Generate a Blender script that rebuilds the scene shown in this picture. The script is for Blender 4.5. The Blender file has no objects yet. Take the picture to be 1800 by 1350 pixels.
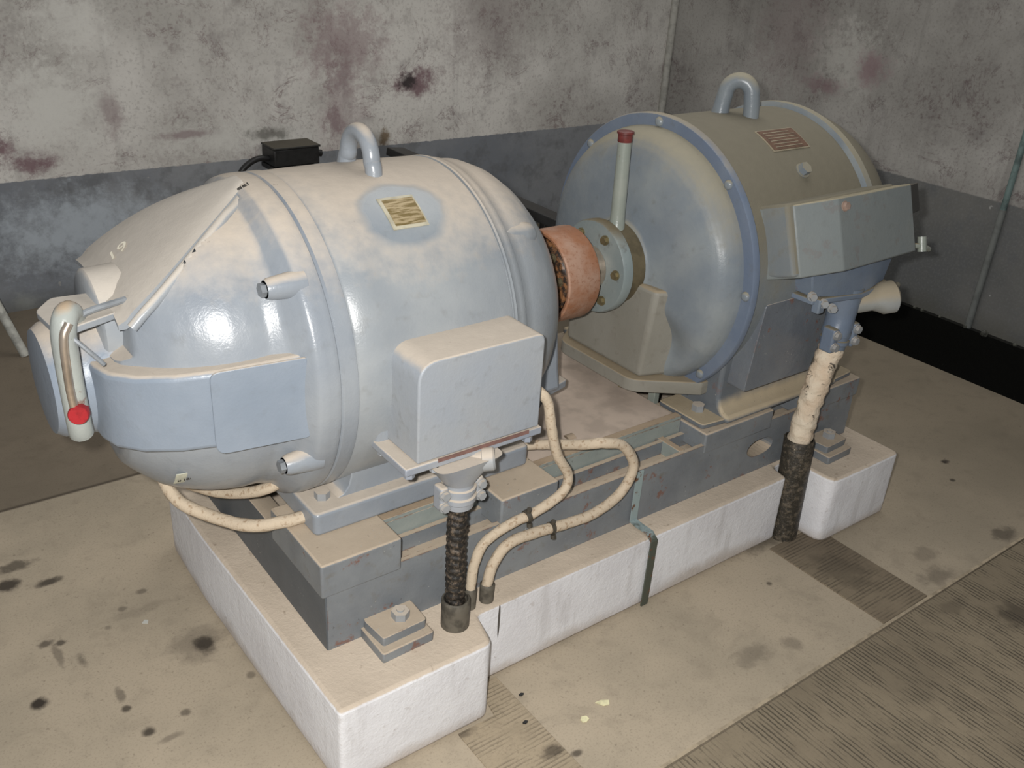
import bpy, bmesh, math, random
from mathutils import Vector, Matrix, noise
random.seed(7)
C = bpy.context.scene.collection
YC, ZC = 1.715, .778            # shaft axis
R = math.radians

# ------------------------------------------------------------------ materials
class NT:
    def __init__(s, name):
        m = bpy.data.materials.new(name); m.use_nodes = True
        s.m = m; s.t = m.node_tree; s.n = s.t.nodes; s.l = s.t.links
        s.b = s.n['Principled BSDF']
        g = s.n.new('ShaderNodeNewGeometry'); s.pos = g.outputs['Position']; s.nrm = g.outputs['Normal']
    def _in(s, sock, v):
        if v is None: return
        if hasattr(v, 'is_linked') or isinstance(v, bpy.types.NodeSocket): s.l.new(v, sock)
        else:
            if isinstance(v, (tuple, list)) and len(v) == 3 and sock.type == 'RGBA': v = (*v, 1)
            sock.default_value = v
    def noise(s, scale, detail=4, rough=.55, vec=None, dist=0):
        n = s.n.new('ShaderNodeTexNoise'); s._in(n.inputs['Vector'], vec if vec is not None else s.pos)
        n.inputs['Scale'].default_value = scale; n.inputs['Detail'].default_value = detail
        n.inputs['Roughness'].default_value = rough; n.inputs['Distortion'].default_value = dist
        return n.outputs['Fac']
    def voro(s, scale, vec=None, feat='F1'):
        n = s.n.new('ShaderNodeTexVoronoi'); n.feature = feat; s._in(n.inputs['Vector'], vec if vec is not None else s.pos)
        n.inputs['Scale'].default_value = scale; return n.outputs['Distance']
    def wave(s, scale, axis='X', dist=0, dscale=1, vec=None):
        n = s.n.new('ShaderNodeTexWave'); n.bands_direction = axis; s._in(n.inputs['Vector'], vec if vec is not None else s.pos)
        n.inputs['Scale'].default_value = scale; n.inputs['Distortion'].default_value = dist; n.inputs['Detail Scale'].default_value = dscale
        return n.outputs['Fac']
    def math(s, op, a, b=None, c=None, clamp=False):
        n = s.n.new('ShaderNodeMath'); n.operation = op; n.use_clamp = clamp
        s._in(n.inputs[0], a); s._in(n.inputs[1], b)
        if c is not None: s._in(n.inputs[2], c)
        return n.outputs[0]
    def mr(s, v, a, b, c=0, d=1, smooth=True):
        n = s.n.new('ShaderNodeMapRange'); n.interpolation_type = 'SMOOTHSTEP' if smooth else 'LINEAR'
        s._in(n.inputs[0], v); s._in(n.inputs[1], a); s._in(n.inputs[2], b); s._in(n.inputs[3], c); s._in(n.inputs[4], d)
        return n.outputs[0]
    def mix(s, f, a, b):
        n = s.n.new('ShaderNodeMix'); n.data_type = 'RGBA'; s._in(n.inputs[0], f); s._in(n.inputs[6], a); s._in(n.inputs[7], b)
        return n.outputs[2]
    def xyz(s, v):
        n = s.n.new('ShaderNodeSeparateXYZ'); s._in(n.inputs[0], v); return n.outputs
    def scale(s, sx, sy, sz, v=None, off=(0, 0, 0)):
        n = s.n.new('ShaderNodeMapping'); s._in(n.inputs['Vector'], v if v is not None else s.pos)
        n.inputs['Scale'].default_value = (sx, sy, sz); n.inputs['Location'].default_value = off; return n.outputs[0]
    def blob(s, c, r, k=.5, nz=None, soft=.5):
        """1 inside an ellipsoid round world point c with radii r, ragged edge"""
        v = s.n.new('ShaderNodeVectorMath'); v.operation = 'SUBTRACT'; s._in(v.inputs[0], s.pos); v.inputs[1].default_value = c
        w = s.n.new('ShaderNodeVectorMath'); w.operation = 'DIVIDE'; s._in(w.inputs[0], v.outputs[0]); w.inputs[1].default_value = r
        l = s.n.new('ShaderNodeVectorMath'); l.operation = 'LENGTH'; s._in(l.inputs[0], w.outputs[0])
        if nz is None: nz = s.nz
        d = s.math('ADD', l.outputs['Value'], s.math('MULTIPLY', s.math('SUBTRACT', nz, .5), k * 4))
        return s.mr(d, 1 + soft * .3, 1 - soft, 0, 1)
    def bump(s, h, st=.3, dist=.002):
        n = s.n.new('ShaderNodeBump'); s._in(n.inputs['Height'], h); n.inputs['Strength'].default_value = st
        n.inputs['Distance'].default_value = dist; s.l.new(n.outputs[0], s.b.inputs['Normal'])
    def edge(s, radius=.005):
        n = s.n.new('ShaderNodeBevel'); n.samples = 4; n.inputs['Radius'].default_value = radius
        g = s.n.new('ShaderNodeNewGeometry'); d = s.n.new('ShaderNodeVectorMath'); d.operation = 'DOT_PRODUCT'
        s.l.new(n.outputs[0], d.inputs[0]); s.l.new(g.outputs['Normal'], d.inputs[1])
        return s.mr(d.outputs['Value'], .985, .90)
    def out(s, col, rough=.6, metal=0, spec=None):
        s._in(s.b.inputs['Base Color'], col); s._in(s.b.inputs['Roughness'], rough); s._in(s.b.inputs['Metallic'], metal)
        if spec is not None: s._in(s.b.inputs['Specular IOR Level'], spec)
        return s.m

DUST = (.50, .435, .36)
def painted(name, col=(.25, .285, .325), dust=DUST, lo=.25, hi=.85, rough=.27, amount=1., rust=.0, grime=.25, film=.12, extra=None, bmp=.5, light=(.34, .365, .385), specks=0., wear=0.):
    """oil paint with pale brown dust lying on the upward faces"""
    t = NT(name); nz = t.xyz(t.nrm)[2]
    n1 = t.noise(7, 5); n2 = t.noise(38, 4); n3 = t.noise(220, 2)
    base = t.mix(t.mr(n1, .3, .8), col, light)
    base = t.mix(t.math('MULTIPLY', t.mr(n2, .55, .8), grime), base, (.12, .125, .12))
    if rust:
        base = t.mix(t.math('MULTIPLY', t.mr(t.noise(13, 6, .72), .60, .66), rust), base, (.16, .05, .03))
    d = t.math('ADD', nz, t.math('MULTIPLY', t.math('SUBTRACT', n1, .5), .3))
    d = t.math('ADD', d, t.math('MULTIPLY', t.math('SUBTRACT', n2, .5), .25))
    m = t.math('MULTIPLY', t.mr(d, lo, hi), amount)
    m = t.math('MAXIMUM', m, film)
    if extra: m = extra(t, m)
    dc = t.mix(n2, dust, tuple(c * 1.18 for c in dust))
    spk = t.mr(t.noise(60, 3, .6), .70, .76)
    dc = t.mix(t.math('MULTIPLY', spk, .35), dc, (.2, .13, .09))
    c = t.mix(m, base, dc)
    if specks:
        v = t.voro(85); c = t.mix(t.math('MULTIPLY', t.mr(v, .17, .08), t.mr(t.noise(11, 3), .52, .64, 0, .7)), c, (.40, .40, .37))
        c = t.mix(t.math('MULTIPLY', t.mr(t.noise(75, 4, .7), .66, .72), specks), c, (.05, .045, .04))
    if wear:
        e = t.math('MULTIPLY', t.edge(), t.mr(t.noise(32, 4, .7), .47, .60)); c = t.mix(t.math('MULTIPLY', e, wear), c, (.15, .065, .04))
    r = t.mr(m, 0.05, .6, rough, .82)
    t.bump(t.math('ADD', t.math('MULTIPLY', n3, .35), t.math('MULTIPLY', n2, 1.)), bmp, .0016)
    return t.out(c, r)

def flat(name, col, rough=.6, metal=0, var=.25, sc=30, bmp=.3, col2=None, lo=.4, hi=.65):
    t = NT(name); n = t.noise(sc, 5, .6)
    c2 = col2 or tuple(x * (1 - var) for x in col)
    t.bump(t.noise(sc * 3, 3), bmp, .001)
    return t.out(t.mix(t.mr(n, lo, hi), col, c2), rough, metal)

M = {}
def plate_patch(c, r, k=.16):
    def f(t, m):
        nz = t.noise(9, 3)
        b = t.blob(c, r, k, nz, .25)
        return t.math('MULTIPLY', m, t.math('SUBTRACT', 1, t.math('MULTIPLY', b, .93)))
    return f
yL = lambda x, a, r: (x, YC - r * math.cos(R(a)), ZC + r * math.sin(R(a)))
M['paint_body'] = painted('blue_grey_paint_wiped', col=(.225, .26, .295), light=(.31, .34, .36), lo=.42, hi=.98, extra=plate_patch(yL(.925, 58, .33), (.105, .085, .085)))
M['paint'] = painted('blue_grey_paint', col=(.215, .25, .295), light=(.30, .33, .36), lo=.42, hi=.98, film=.08)
M['paint_hood'] = painted('dusty_hood_paint', lo=.2, hi=.75, dust=(.50, .45, .385), amount=.92)
M['paint_band'] = painted('blue_band_paint', col=(.21, .255, .315), light=(.26, .305, .365), lo=.5, hi=.95, rough=.38, film=.04, grime=.15)
M['paint_box'] = painted('grey_box_paint', specks=0, wear=.15, col=(.30, .34, .39), lo=.3, hi=.8, rough=.42, grime=.35, rust=.1)
M['paint_right'] = painted('dull_blue_paint', col=(.175, .21, .25), light=(.27, .30, .315), dust=(.28, .255, .19), lo=.0, hi=.85, rough=.3, film=.1, grime=.4)
M['paint_ped'] = painted('olive_grey_pedestal_paint', col=(.205, .215, .20), light=(.26, .27, .255), dust=(.30, .24, .16), lo=.3, hi=.8, rough=.4, film=.3, grime=.6)
M['paint_ring'] = painted('blue_ring_paint', col=(.13, .17, .245), light=(.185, .225, .29), dust=(.3, .26, .19), lo=.5, hi=1.1, rough=.3, film=.05, grime=.3)
M['paint_rbody'] = painted('olive_dusty_paint', col=(.18, .215, .25), light=(.24, .26, .26), dust=(.18, .162, .118), lo=-.25, hi=.45, rough=.35, film=.25, grime=.4)
M['paint_rbox'] = painted('grey_green_box_paint', specks=0, wear=.3, col=(.185, .21, .215), light=(.21, .23, .225), dust=(.33, .29, .2), lo=.35, hi=.9, rough=.5, grime=.3, film=.05, rust=.15)
M['frame'] = painted('frame_paint', specks=.7, wear=.9, col=(.12, .148, .18), light=(.205, .235, .26), lo=.3, hi=.7, rough=.42, grime=.7, rust=.8, dust=(.44, .36, .27))
M['frame_green'] = painted('pale_green_frame_paint', specks=.7, wear=.9, col=(.24, .29, .28), light=(.33, .37, .35), lo=.3, hi=.7, rough=.5, grime=.3, rust=.5, dust=(.38, .29, .2))
M['frame_dark'] = painted('dark_frame_paint', specks=.5, col=(.075, .09, .105), light=(.11, .125, .14), lo=.3, hi=.7, rough=.5, grime=.3, film=.02, dust=(.44, .36, .27))
M['peel'] = painted('peeling_paint', specks=.8, wear=.6, col=(.085, .11, .145), light=(.14, .17, .20), lo=.5, hi=1, rough=.28, rust=.9, grime=.5, bmp=.9)
M['gland_right'] = painted('dark_blue_gland_paint', col=(.14, .18, .25), light=(.19, .23, .28), lo=.45, hi=1.0, rough=.35, film=.03, dust=(.26, .22, .15), rust=.3)
M['rtoe'] = painted('tan_dusted_foot', specks=.7, wear=.9, col=(.10, .125, .155), light=(.15, .17, .19), dust=(.42, .345, .235), lo=.0, hi=.6, rough=.45, film=.08, grime=.5, rust=.3)
M['gland'] = painted('gland_paint', col=(.24, .28, .35), lo=.35, hi=.85, rough=.35)
M['bolt'] = flat('painted_bolt', (.27, .29, .31), .5, .2)
M['bolt_dusty'] = painted('dusty_bolt', col=(.22, .24, .26), lo=.3, hi=.8, rough=.5)
M['brass_bolt'] = flat('brass_bolt', (.30, .25, .14), .45, .6)
M['hose'] = flat('dusty_hose', (.56, .46, .34), .9, 0, .45, 90, 1.0, (.36, .26, .17), .52, .68)
M['black'] = flat('black_plastic', (.02, .02, .02), .45, 0, .3, 40)
M['black_lid'] = painted('black_dusty', col=(.022, .022, .02), light=(.03, .03, .028), dust=(.09, .08, .06), lo=.5, hi=1, rough=.5, film=.02)
M['red'] = flat('red_plastic', (.36, .015, .02), .4, 0, .3, 60)
M['maroon'] = flat('dull_red_cap', (.17, .035, .03), .5, 0, .3, 60)
M['white_pole'] = flat('chipped_white_paint', (.55, .55, .5), .6, 0, .4, 25)
M['yellow'] = flat('pale_yellow_flake', (.85, .8, .5), .7)
M['greenpipe'] = painted('green_grey_paint', col=(.26, .30, .27), light=(.36, .38, .34), lo=.6, hi=1, rough=.3, dust=(.33, .27, .18), rust=.3)
M['scuffed'] = painted('scuffed_handle_paint', specks=.8, col=(.28, .32, .32), light=(.42, .46, .43), lo=.5, hi=1.1, rough=.3, rust=.8, dust=(.4, .3, .2))

t = NT('rusty_coupling_steel'); n = t.noise(120, 5, .7); n2 = t.noise(14, 4)
c = t.mix(t.mr(n2, .35, .65), (.36, .155, .075), (.45, .28, .20)); c = t.mix(t.mr(n, .5, .75), c, (.28, .12, .06))
t.bump(n, .5, .001); M['rust'] = t.out(c, .65, .1)
t = NT('greasy_coupling_face'); n = t.noise(60, 5, .7)
t.bump(n, .6, .002); M['grease'] = t.out(t.mix(t.mr(n, .42, .6), (.03, .02, .015), (.26, .12, .05)), .45)
M['shaft'] = flat('bright_shaft_steel', (.65, .55, .45), .3, .8)
M['hub'] = flat('oily_brown_hub', (.13, .105, .06), .6, 0, .35, 20, .3)
M['flange'] = painted('mottled_flange', col=(.22, .27, .28), light=(.32, .36, .35), lo=.5, hi=1, rough=.4, grime=.8, dust=(.14, .11, .06))

t = NT('tarred_cable_braid'); 
n = t.noise(90, 4, .7); t.bump(n, .8, .003); M['braid'] = t.out(t.mix(t.mr(n, .45, .72), (.014, .012, .01), (.16, .12, .085)), .55)
t = NT('plaster_wrapped_cable'); n = t.noise(35, 5, .65, dist=.6); n2 = t.noise(14, 3)
c = t.mix(t.mr(n2, .35, .65), (.66, .52, .38), (.74, .64, .50)); c = t.mix(t.mr(n, .60, .66), c, (.09, .075, .06))
t.bump(n, 1, .006); M['wrap'] = t.out(c, .85)
t = NT('tarry_sleeve'); n = t.noise(60, 5, .7); n2 = t.noise(170, 3)
t.bump(t.math('ADD', n, n2), .9, .003); c = t.mix(t.mr(n, .45, .65), (.035, .03, .022), (.13, .105, .075)); M['sleeve_tar'] = t.out(t.mix(t.mr(n2, .7, .75), c, (.5, .45, .35)), .5)
M['sleeve'] = flat('grey_brown_sleeve', (.13, .115, .09), .6, 0, .5, 40, .5)

# nameplates
t = NT('tarnished_brass'); s = t.scale(6, 40, 40); n = t.noise(5, 5, .6, vec=s)
t.bump(n, .4, .001); M['brass'] = t.out(t.mix(t.mr(n, .4, .62), (.17, .12, .035), (.42, .33, .19)), .5, .3)
M['brass_edge'] = flat('dusty_plate_edge', (.52, .48, .36), .6)
M['plate_red'] = flat('reddish_brown_plate', (.17, .095, .06), .55, .1, .3, 60)
M['plate_line'] = flat('pale_plate_print', (.36, .31, .22), .6)

# whitewashed plinth
t = NT('whitewashed_concrete'); nz = t.xyz(t.nrm)[2]; z = t.xyz(t.pos)[2]; n1 = t.noise(5, 5); n2 = t.noise(45, 5, .65); n3 = t.noise(160, 3)
white = t.mix(t.mr(n1, .35, .75), (.84, .84, .86), (.72, .71, .73))
white = t.mix(t.math('MULTIPLY', t.mr(n2, .6, .72), .4), white, (.42, .37, .33))
low = t.mr(t.math('ADD', z, t.math('MULTIPLY', t.math('SUBTRACT', n1, .5), .12)), .05, .0)
white = t.mix(t.math('MULTIPLY', low, .6), white, (.38, .30, .22))
top = t.mix(t.mr(n1, .3, .7), (.64, .535, .42), (.54, .45, .35)); top = t.mix(t.math('MULTIPLY', t.mr(n2, .62, .72), .5), top, (.26, .19, .13))
m = t.mr(t.math('ADD', nz, t.math('MULTIPLY', t.math('SUBTRACT', n2, .5), .3)), .35, .7)
t.bump(t.math('ADD', n2, t.math('MULTIPLY', n3, .5)), .6, .003)
t.nz = n2
chip = t.math('MULTIPLY', t.edge(.012), t.mr(n2, .52, .6)); white = t.mix(chip, white, (.36, .30, .24)); top = t.mix(t.math('MULTIPLY', chip, .5), top, (.5, .47, .44))
streak = t.noise(1, 4, .6, vec=t.scale(22, 22, 3)); white = t.mix(t.math('MULTIPLY', t.mr(streak, .55, .7), .35), white, (.50, .48, .47))
cr = t.blob((1.03, 1.29, .17), (.0035, .05, .055), .35, n1, .2)
white = t.mix(cr, white, (.1, .09, .08))
M['plinth'] = t.out(t.mix(m, white, top), .88)

# floor
def floor_mat(name, c1, c2, ribs=None, blobs=(), dark_far=False):
    t = NT(name); n1 = t.noise(2.2, 5); n2 = t.noise(14, 5, .6); n3 = t.noise(90, 4, .6)
    x, y, z = t.xyz(t.pos)[0:3]
    c = t.mix(t.mr(n1, .35, .65), c1, c2)
    c = t.mix(t.math('MULTIPLY', t.mr(n2, .5, .75), .35), c, tuple(k * .55 for k in c1))
    c = t.mix(t.math('MULTIPLY', t.mr(n3, .60, .72), .38), c, (.10, .075, .05)); c = t.mix(t.math('MULTIPLY', t.mr(t.noise(190, 3, .7), .5, .7), .28), c, (.16, .125, .085)); c = t.mix(t.math('MULTIPLY', t.mr(t.noise(5, 5, .7, dist=1.2), .55, .68), .3), c, tuple(k * .6 for k in c1))
    h = t.math('ADD', t.math('MULTIPLY', n2, .6), t.math('MULTIPLY', n3, .3)); st, dist = .35, .002
    if ribs:
        w = t.wave(ribs[1], ribs[0], 1.2, 6, vec=t.scale(1, 1, 1))
        wob = t.noise(1, 3, vec=t.scale(*((26, 9, 1) if ribs[0] == 'X' else (9, 26, 1))))
        gg = t.math('MULTIPLY', t.mr(w, .55, .9), t.mr(wob, .38, .62))
        c = t.mix(t.math('MULTIPLY', gg, ribs[2]), c, tuple(k * .28 for k in c1))
        h = t.math('SUBTRACT', h, t.math('MULTIPLY', gg, 1.2)); st, dist = .5, .003
    t.nz = t.noise(25, 4, .6)
    if dark_far:
        far = t.mr(y, 2.561, 2.569); c = t.mix(t.math('MULTIPLY', far, .62), c, (.075, .055, .035))
        seam = t.math('MULTIPLY', t.mr(t.math('ABSOLUTE', t.math('SUBTRACT', y, 2.57)), .012, .0), .8)
        c = t.mix(seam, c, (.06, .045, .03))
        # shallow score between smooth slab and covers, flash fading to the right painted as darker colour
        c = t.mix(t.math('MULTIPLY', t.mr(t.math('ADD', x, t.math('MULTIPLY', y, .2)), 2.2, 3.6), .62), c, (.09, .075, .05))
    for (bx, by, rx, ry, a, k) in blobs:
        c = t.mix(t.math('MULTIPLY', t.blob((bx, by, 0), (rx, ry, .2), k, None, .6), a), c, (.03, .022, .015))
    t.bump(h, st, dist)
    return t.out(c, .8)
SP = [(.18, 2.22, .03, .03, .9, .4), (.21, 2.29, .05, .025, .7, .5), (.265, 2.18, .03, .018, .85, .4), (.15, 1.766, .02, .022, .97, .4), (.511, 1.752, .03, .035, .9, .35),
      (.50, 1.76, .075, .07, .35, .4), (.30, 1.65, .012, .012, .8, .4), (.32, 1.56, .016, .016, .85, .4), (.30, 1.70, .010, .03, .5, .5), (.26, 1.85, .012, .03, .5, .5), (.22, 1.9, .010, .05, .45, .5), (.205, 1.95, .02, .014, .7, .5),
      (.235, 1.935, .014, .012, .75, .5), (.40, 1.57, .012, .012, .6, .4), (.35, 1.52, .03, .01, .4, .5), (.43, 1.95, .10, .02, .18, .5), (.56, 1.60, .012, .014, .5, .4), (2.91, 1.26, .02, .014, .95, .4), (2.67, .92, .06, .03, .6, .5), (2.82, 1.18, .012, .01, .8, .3),
      (1.60, 1.0, .07, .035, .32, .5), (1.72, .97, .03, .03, .35, .4), (1.86, 1.16, .01, .01, .7, .3), (1.0, 1.04, .03, .02, .7, .4), (1.045, 1.01, .016, .01, .75, .4), (2.36, 1.0, .05, .03, .3, .5), (2.0, 1.31, .14, .05, .55, .4), (2.3, .92, .07, .04, .4, .5),
      (.45, 2.02, .014, .012, .5, .4), (.39, 1.98, .012, .01, .45, .4), (.34, 1.93, .01, .01, .4, .4)]
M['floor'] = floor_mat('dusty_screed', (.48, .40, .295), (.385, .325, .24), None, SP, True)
M['ribbed'] = floor_mat('ribbed_cover_plate', (.28, .228, .155), (.21, .17, .115), ('X', 26, .85), [(2.33, .70, .07, .06, .6, .4), (2.2, .82, .05, .03, .3, .5)])
M['ribbed_cross'] = floor_mat('ribbed_channel_cover', (.25, .20, .135), (.18, .14, .095), ('Y', 30, .55), [(2.08, 1.08, .08, .1, .35, .5), (1.0, 1.03, .03, .02, .7, .4)])
M['ribbed_left'] = floor_mat('light_ribbed_cover', (.42, .34, .235), (.33, .265, .18), ('Y', 30, .4), [(1.0, 1.04, .03, .02, .7, .4), (.86, 1.19, .05, .02, .5, .5)])
t = NT('wet_black_trench'); n = t.noise(30, 4); t.bump(n, .5, .004); M['pit'] = t.out(t.mix(t.mr(n, .7, .8), (.006, .006, .005), (.05, .05, .045)), .35)

# walls
def wall_mat(name, horiz, stains, light_up=1.0, lights=(), b1=(.20, .215, .24), b2=(.27, .28, .295)):
    t = NT(name); px = t.xyz(t.pos); u = px[horiz]; z = px[2]
    n1 = t.noise(1.6, 6, .6); n2 = t.noise(7, 6, .65); n3 = t.noise(40, 4, .6); n4 = t.noise(3.2, 7, .7, dist=.8)
    L = light_up
    up = t.mix(t.mr(n1, .35, .65), (.74 * L, .715 * L, .67 * L), (.50 * L, .48 * L, .445 * L))
    up = t.mix(t.math('MULTIPLY', t.mr(n2, .52, .72), .5), up, (.27 * L, .24 * L, .235 * L))
    # flaking edges of old distemper: thin purple brown contour lines
    n5 = t.noise(85, 3, .6); up = t.mix(t.math('MULTIPLY', t.mr(n5, .5, .7), .35), up, (.26 * L, .235 * L, .22 * L)); up = t.mix(t.mr(t.noise(23, 5, .7), .62, .72, 0, .5), up, (.2 * L, .14 * L, .14 * L))
    edge = t.mr(t.math('ABSOLUTE', t.math('SUBTRACT', n4, .52)), .016, .0)
    up = t.mix(t.math('MULTIPLY', t.math('MULTIPLY', edge, t.mr(n2, .4, .62)), .55), up, (.17 * L, .10 * L, .105 * L))
    up = t.mix(t.math('MULTIPLY', t.math('MULTIPLY', t.mr(n3, .52, .66), t.mr(n1, .48, .66)), .55), up, (.18 * L, .115 * L, .12 * L))
    streak = t.noise(1, 4, .6, vec=t.scale(*((9, 9, .7) if horiz == 0 else (9, 9, .7))))
    up = t.mix(t.math('MULTIPLY', t.mr(streak, .58, .72), .3), up, (.24 * L, .22 * L, .21 * L))
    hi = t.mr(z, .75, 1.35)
    up = t.mix(t.math('MULTIPLY', hi, .3), up, (.24 * L, .23 * L, .2 * L))  # light falling off up the wall, put into the colour
    t.nz = t.noise(17, 7, .75)
    for (c_, r_, a, col) in stains:
        up = t.mix(t.math('MULTIPLY', t.blob(c_, r_, .8, None, .8), a), up, col)
    bd = t.mix(t.mr(n1, .38, .62), b1, b2)
    bd = t.mix(t.math('MULTIPLY', t.mr(n2, .48, .66), .6), bd, (.125, .13, .135)); bd = t.mix(t.math('MULTIPLY', t.mr(n5, .45, .7), .3), bd, (.22, .225, .225))
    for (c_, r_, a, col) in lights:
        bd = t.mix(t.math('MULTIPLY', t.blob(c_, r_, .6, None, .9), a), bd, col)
    bd = t.mix(t.mr(t.noise(16, 3, .5), .73, .76), bd, (.34, .34, .33))
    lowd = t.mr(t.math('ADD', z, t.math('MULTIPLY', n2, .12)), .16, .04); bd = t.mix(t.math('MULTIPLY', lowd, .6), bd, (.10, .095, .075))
    zz = t.math('ADD', z, t.math('MULTIPLY', t.math('SUBTRACT', n3, .5), .012))
    band = t.mr(zz, .534, .530) if horiz == 0 else t.mr(zz, .578, .570)
    t.bump(t.math('ADD', n2, t.math('MULTIPLY', n3, .5)), .4, .004)
    return t.out(t.mix(band, up, bd), .8)
PU = (.20, .115, .13); YL = (.72, .71, .66)
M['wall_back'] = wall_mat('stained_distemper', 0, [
    ((2.08, 4.04, .72), (.14, .1, .26), .4, (.30, .21, .22)), ((2.10, 4.04, 1.0), (.24, .1, .2), .55, (.27, .18, .19)),
    ((.85, 4.04, .80), (.20, .1, .20), .8, YL), ((1.5, 4.04, .63), (.30, .1, .09), .6, YL), ((.95, 4.04, 1.12), (.16, .1, .12), .6, YL),
    ((2.50, 4.04, .82), (.15, .1, .07), .9, PU), ((2.44, 4.04, .83), (.05, .1, .045), .9, (.03, .025, .025)),
    ((.63, 4.04, .66), (.06, .1, .05), .9, PU), ((.75, 4.04, .60), (.10, .1, .05), .9, PU), ((2.31, 4.04, .57), (.03, .1, .05), .85, (.16, .10, .04)),
    ((1.72, 4.04, .635), (.12, .1, .03), .7, (.08, .075, .06)), ((2.05, 4.04, .66), (.05, .1, .09), .6, PU), ((1.05, 4.04, .76), (.05, .1, .12), .5, PU), ((1.35, 4.04, .66), (.14, .1, .02), .6, PU),
    ((2.9, 4.04, 1.1), (.3, .1, .3), .35, (.22, .17, .17))], 1.0,
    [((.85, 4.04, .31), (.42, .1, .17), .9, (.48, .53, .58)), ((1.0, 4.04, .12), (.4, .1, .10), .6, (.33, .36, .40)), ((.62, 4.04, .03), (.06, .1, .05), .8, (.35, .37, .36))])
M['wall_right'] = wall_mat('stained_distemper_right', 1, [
    ((4.2, 2.85, 1.05), (.1, .22, .18), .35, YL), ((4.2, 2.70, 1.02), (.1, .10, .09), .7, PU), ((4.2, 2.95, .9), (.1, .12, .05), .6, PU), ((4.2, 3.2, 1.1), (.1, .25, .3), .4, (.22, .17, .17))], .56, (), (.13, .133, .13), (.17, .168, .158))  # upper wall colours scaled down to stand for weaker flash on this side

# ------------------------------------------------------------------ geometry helpers
WL = {}
def finish(name, bm, mat, parent=None, bevel=0, seg=2, ang=38, label=None, cat=None, group=None, kind=None, recalc=True):
    if recalc: bmesh.ops.recalc_face_normals(bm, faces=bm.faces[:])
    lo = Vector((min(v.co[i] for v in bm.verts) for i in range(3))); hi = Vector((max(v.co[i] for v in bm.verts) for i in range(3)))
    o0 = (lo + hi) / 2
    if parent is None: o0.z = lo.z
    bmesh.ops.translate(bm, verts=bm.verts[:], vec=-o0)
    me = bpy.data.meshes.new(name); bm.to_mesh(me); bm.free()
    for p in me.polygons: p.use_smooth = True
    me.set_sharp_from_angle(angle=R(ang))
    me.materials.append(mat if not isinstance(mat, str) else M[mat])
    o = bpy.data.objects.new(name, me); C.objects.link(o); WL[o] = o0
    if parent is not None: o.parent = parent; o.location = o0 - WL[parent]
    else: o.location = o0
    if bevel:
        b = o.modifiers.new('bevel', 'BEVEL'); b.width = bevel; b.segments = seg; b.limit_method = 'ANGLE'; b.angle_limit = R(30)
        b.harden_normals = False
    if label: o['label'] = label
    if cat: o['category'] = cat
    if group: o['group'] = group
    if kind: o['kind'] = kind
    return o
def thing(name, label, cat, loc, group=None):
    o = bpy.data.objects.new(name, None); C.objects.link(o); o.location = loc; WL[o] = Vector(loc)
    o.empty_display_size = .1; o['label'] = label; o['category'] = cat
    if group: o['group'] = group
    return o
def box(bm, x0, x1, y0, y1, z0, z1, mat=None):
    vs = [bm.verts.new(p) for p in ((x0, y0, z0), (x1, y0, z0), (x1, y1, z0), (x0, y1, z0), (x0, y0, z1), (x1, y0, z1), (x1, y1, z1), (x0, y1, z1))]
    for f in ((0, 3, 2, 1), (4, 5, 6, 7), (0, 1, 5, 4), (1, 2, 6, 5), (2, 3, 7, 6), (3, 0, 4, 7)): bm.faces.new([vs[i] for i in f])
    if mat is not None: bmesh.ops.transform(bm, matrix=mat, verts=vs)
    return bm
def prism(bm, pts, axis, a, b, mat=None):
    """closed 2D polygon extruded along an axis: axis 'z' pts (x,y); 'y' pts (x,z); 'x' pts (y,z)"""
    f = {'z': lambda p, h: (p[0], p[1], h), 'y': lambda p, h: (p[0], h, p[1]), 'x': lambda p, h: (h, p[0], p[1])}[axis]
    lo = [bm.verts.new(f(p, a)) for p in pts]; hi = [bm.verts.new(f(p, b)) for p in pts]; n = len(pts)
    bm.faces.new(lo[::-1]); bm.faces.new(hi)
    for i in range(n): bm.faces.new((lo[i], lo[(i + 1) % n], hi[(i + 1) % n], hi[i]))
    if mat is not None: bmesh.ops.transform(bm, matrix=mat, verts=lo + hi)
    return bm
def frame_for(d):
    d = d.normalized(); a = Vector((0, 0, 1)) if abs(d.z) < .9 else Vector((1, 0, 0))
    u = d.cross(a).normalized(); return u, d.cross(u).normalized()
def rings(bm, rs, cap=True):
    for a, b in zip(rs, rs[1:]):
        n = len(a)
        for i in range(n): bm.faces.new((a[i], a[(i + 1) % n], b[(i + 1) % n], b[i]))
    if cap: bm.faces.new(rs[0][::-1]); bm.faces.new(rs[-1])
def cyl(bm, p0, p1, r, n=24, r2=None):
    p0, p1 = Vector(p0), Vector(p1); u, w = frame_for(p1 - p0); r2 = r if r2 is None else r2
    rs = [[bm.verts.new(p + (u * math.cos(2 * math.pi * i / n) + w * math.sin(2 * math.pi * i / n)) * q) for i in range(n)] for p, q in ((p0, r), (p1, r2))]
    rings(bm, rs); return bm
def turned(bm, p0, d, prof, n=32):
    """profile of (distance along d, radius)"""
    p0, d = Vector(p0), Vector(d).normalized(); u, w = frame_for(d)
    rs = [[bm.verts.new(p0 + d * s + (u * math.cos(2 * math.pi * i / n) + w * math.sin(2 * math.pi * i / n)) * r) for i in range(n)] for s, r in prof]
    rings(bm, rs); return bm
def hexbolt(bm, p, d, r=.016, h=.011, washer=True, shank=0):
    p, d = Vector(p), Vector(d).normalized()
    if washer: cyl(bm, p - d * .003, p + d * .002, r * 1.25, 20)
    cyl(bm, p, p + d * h, r, 6)
    if shank: cyl(bm, p + d * h, p + d * (h + shank), r * .5, 12)
    return bm
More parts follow.
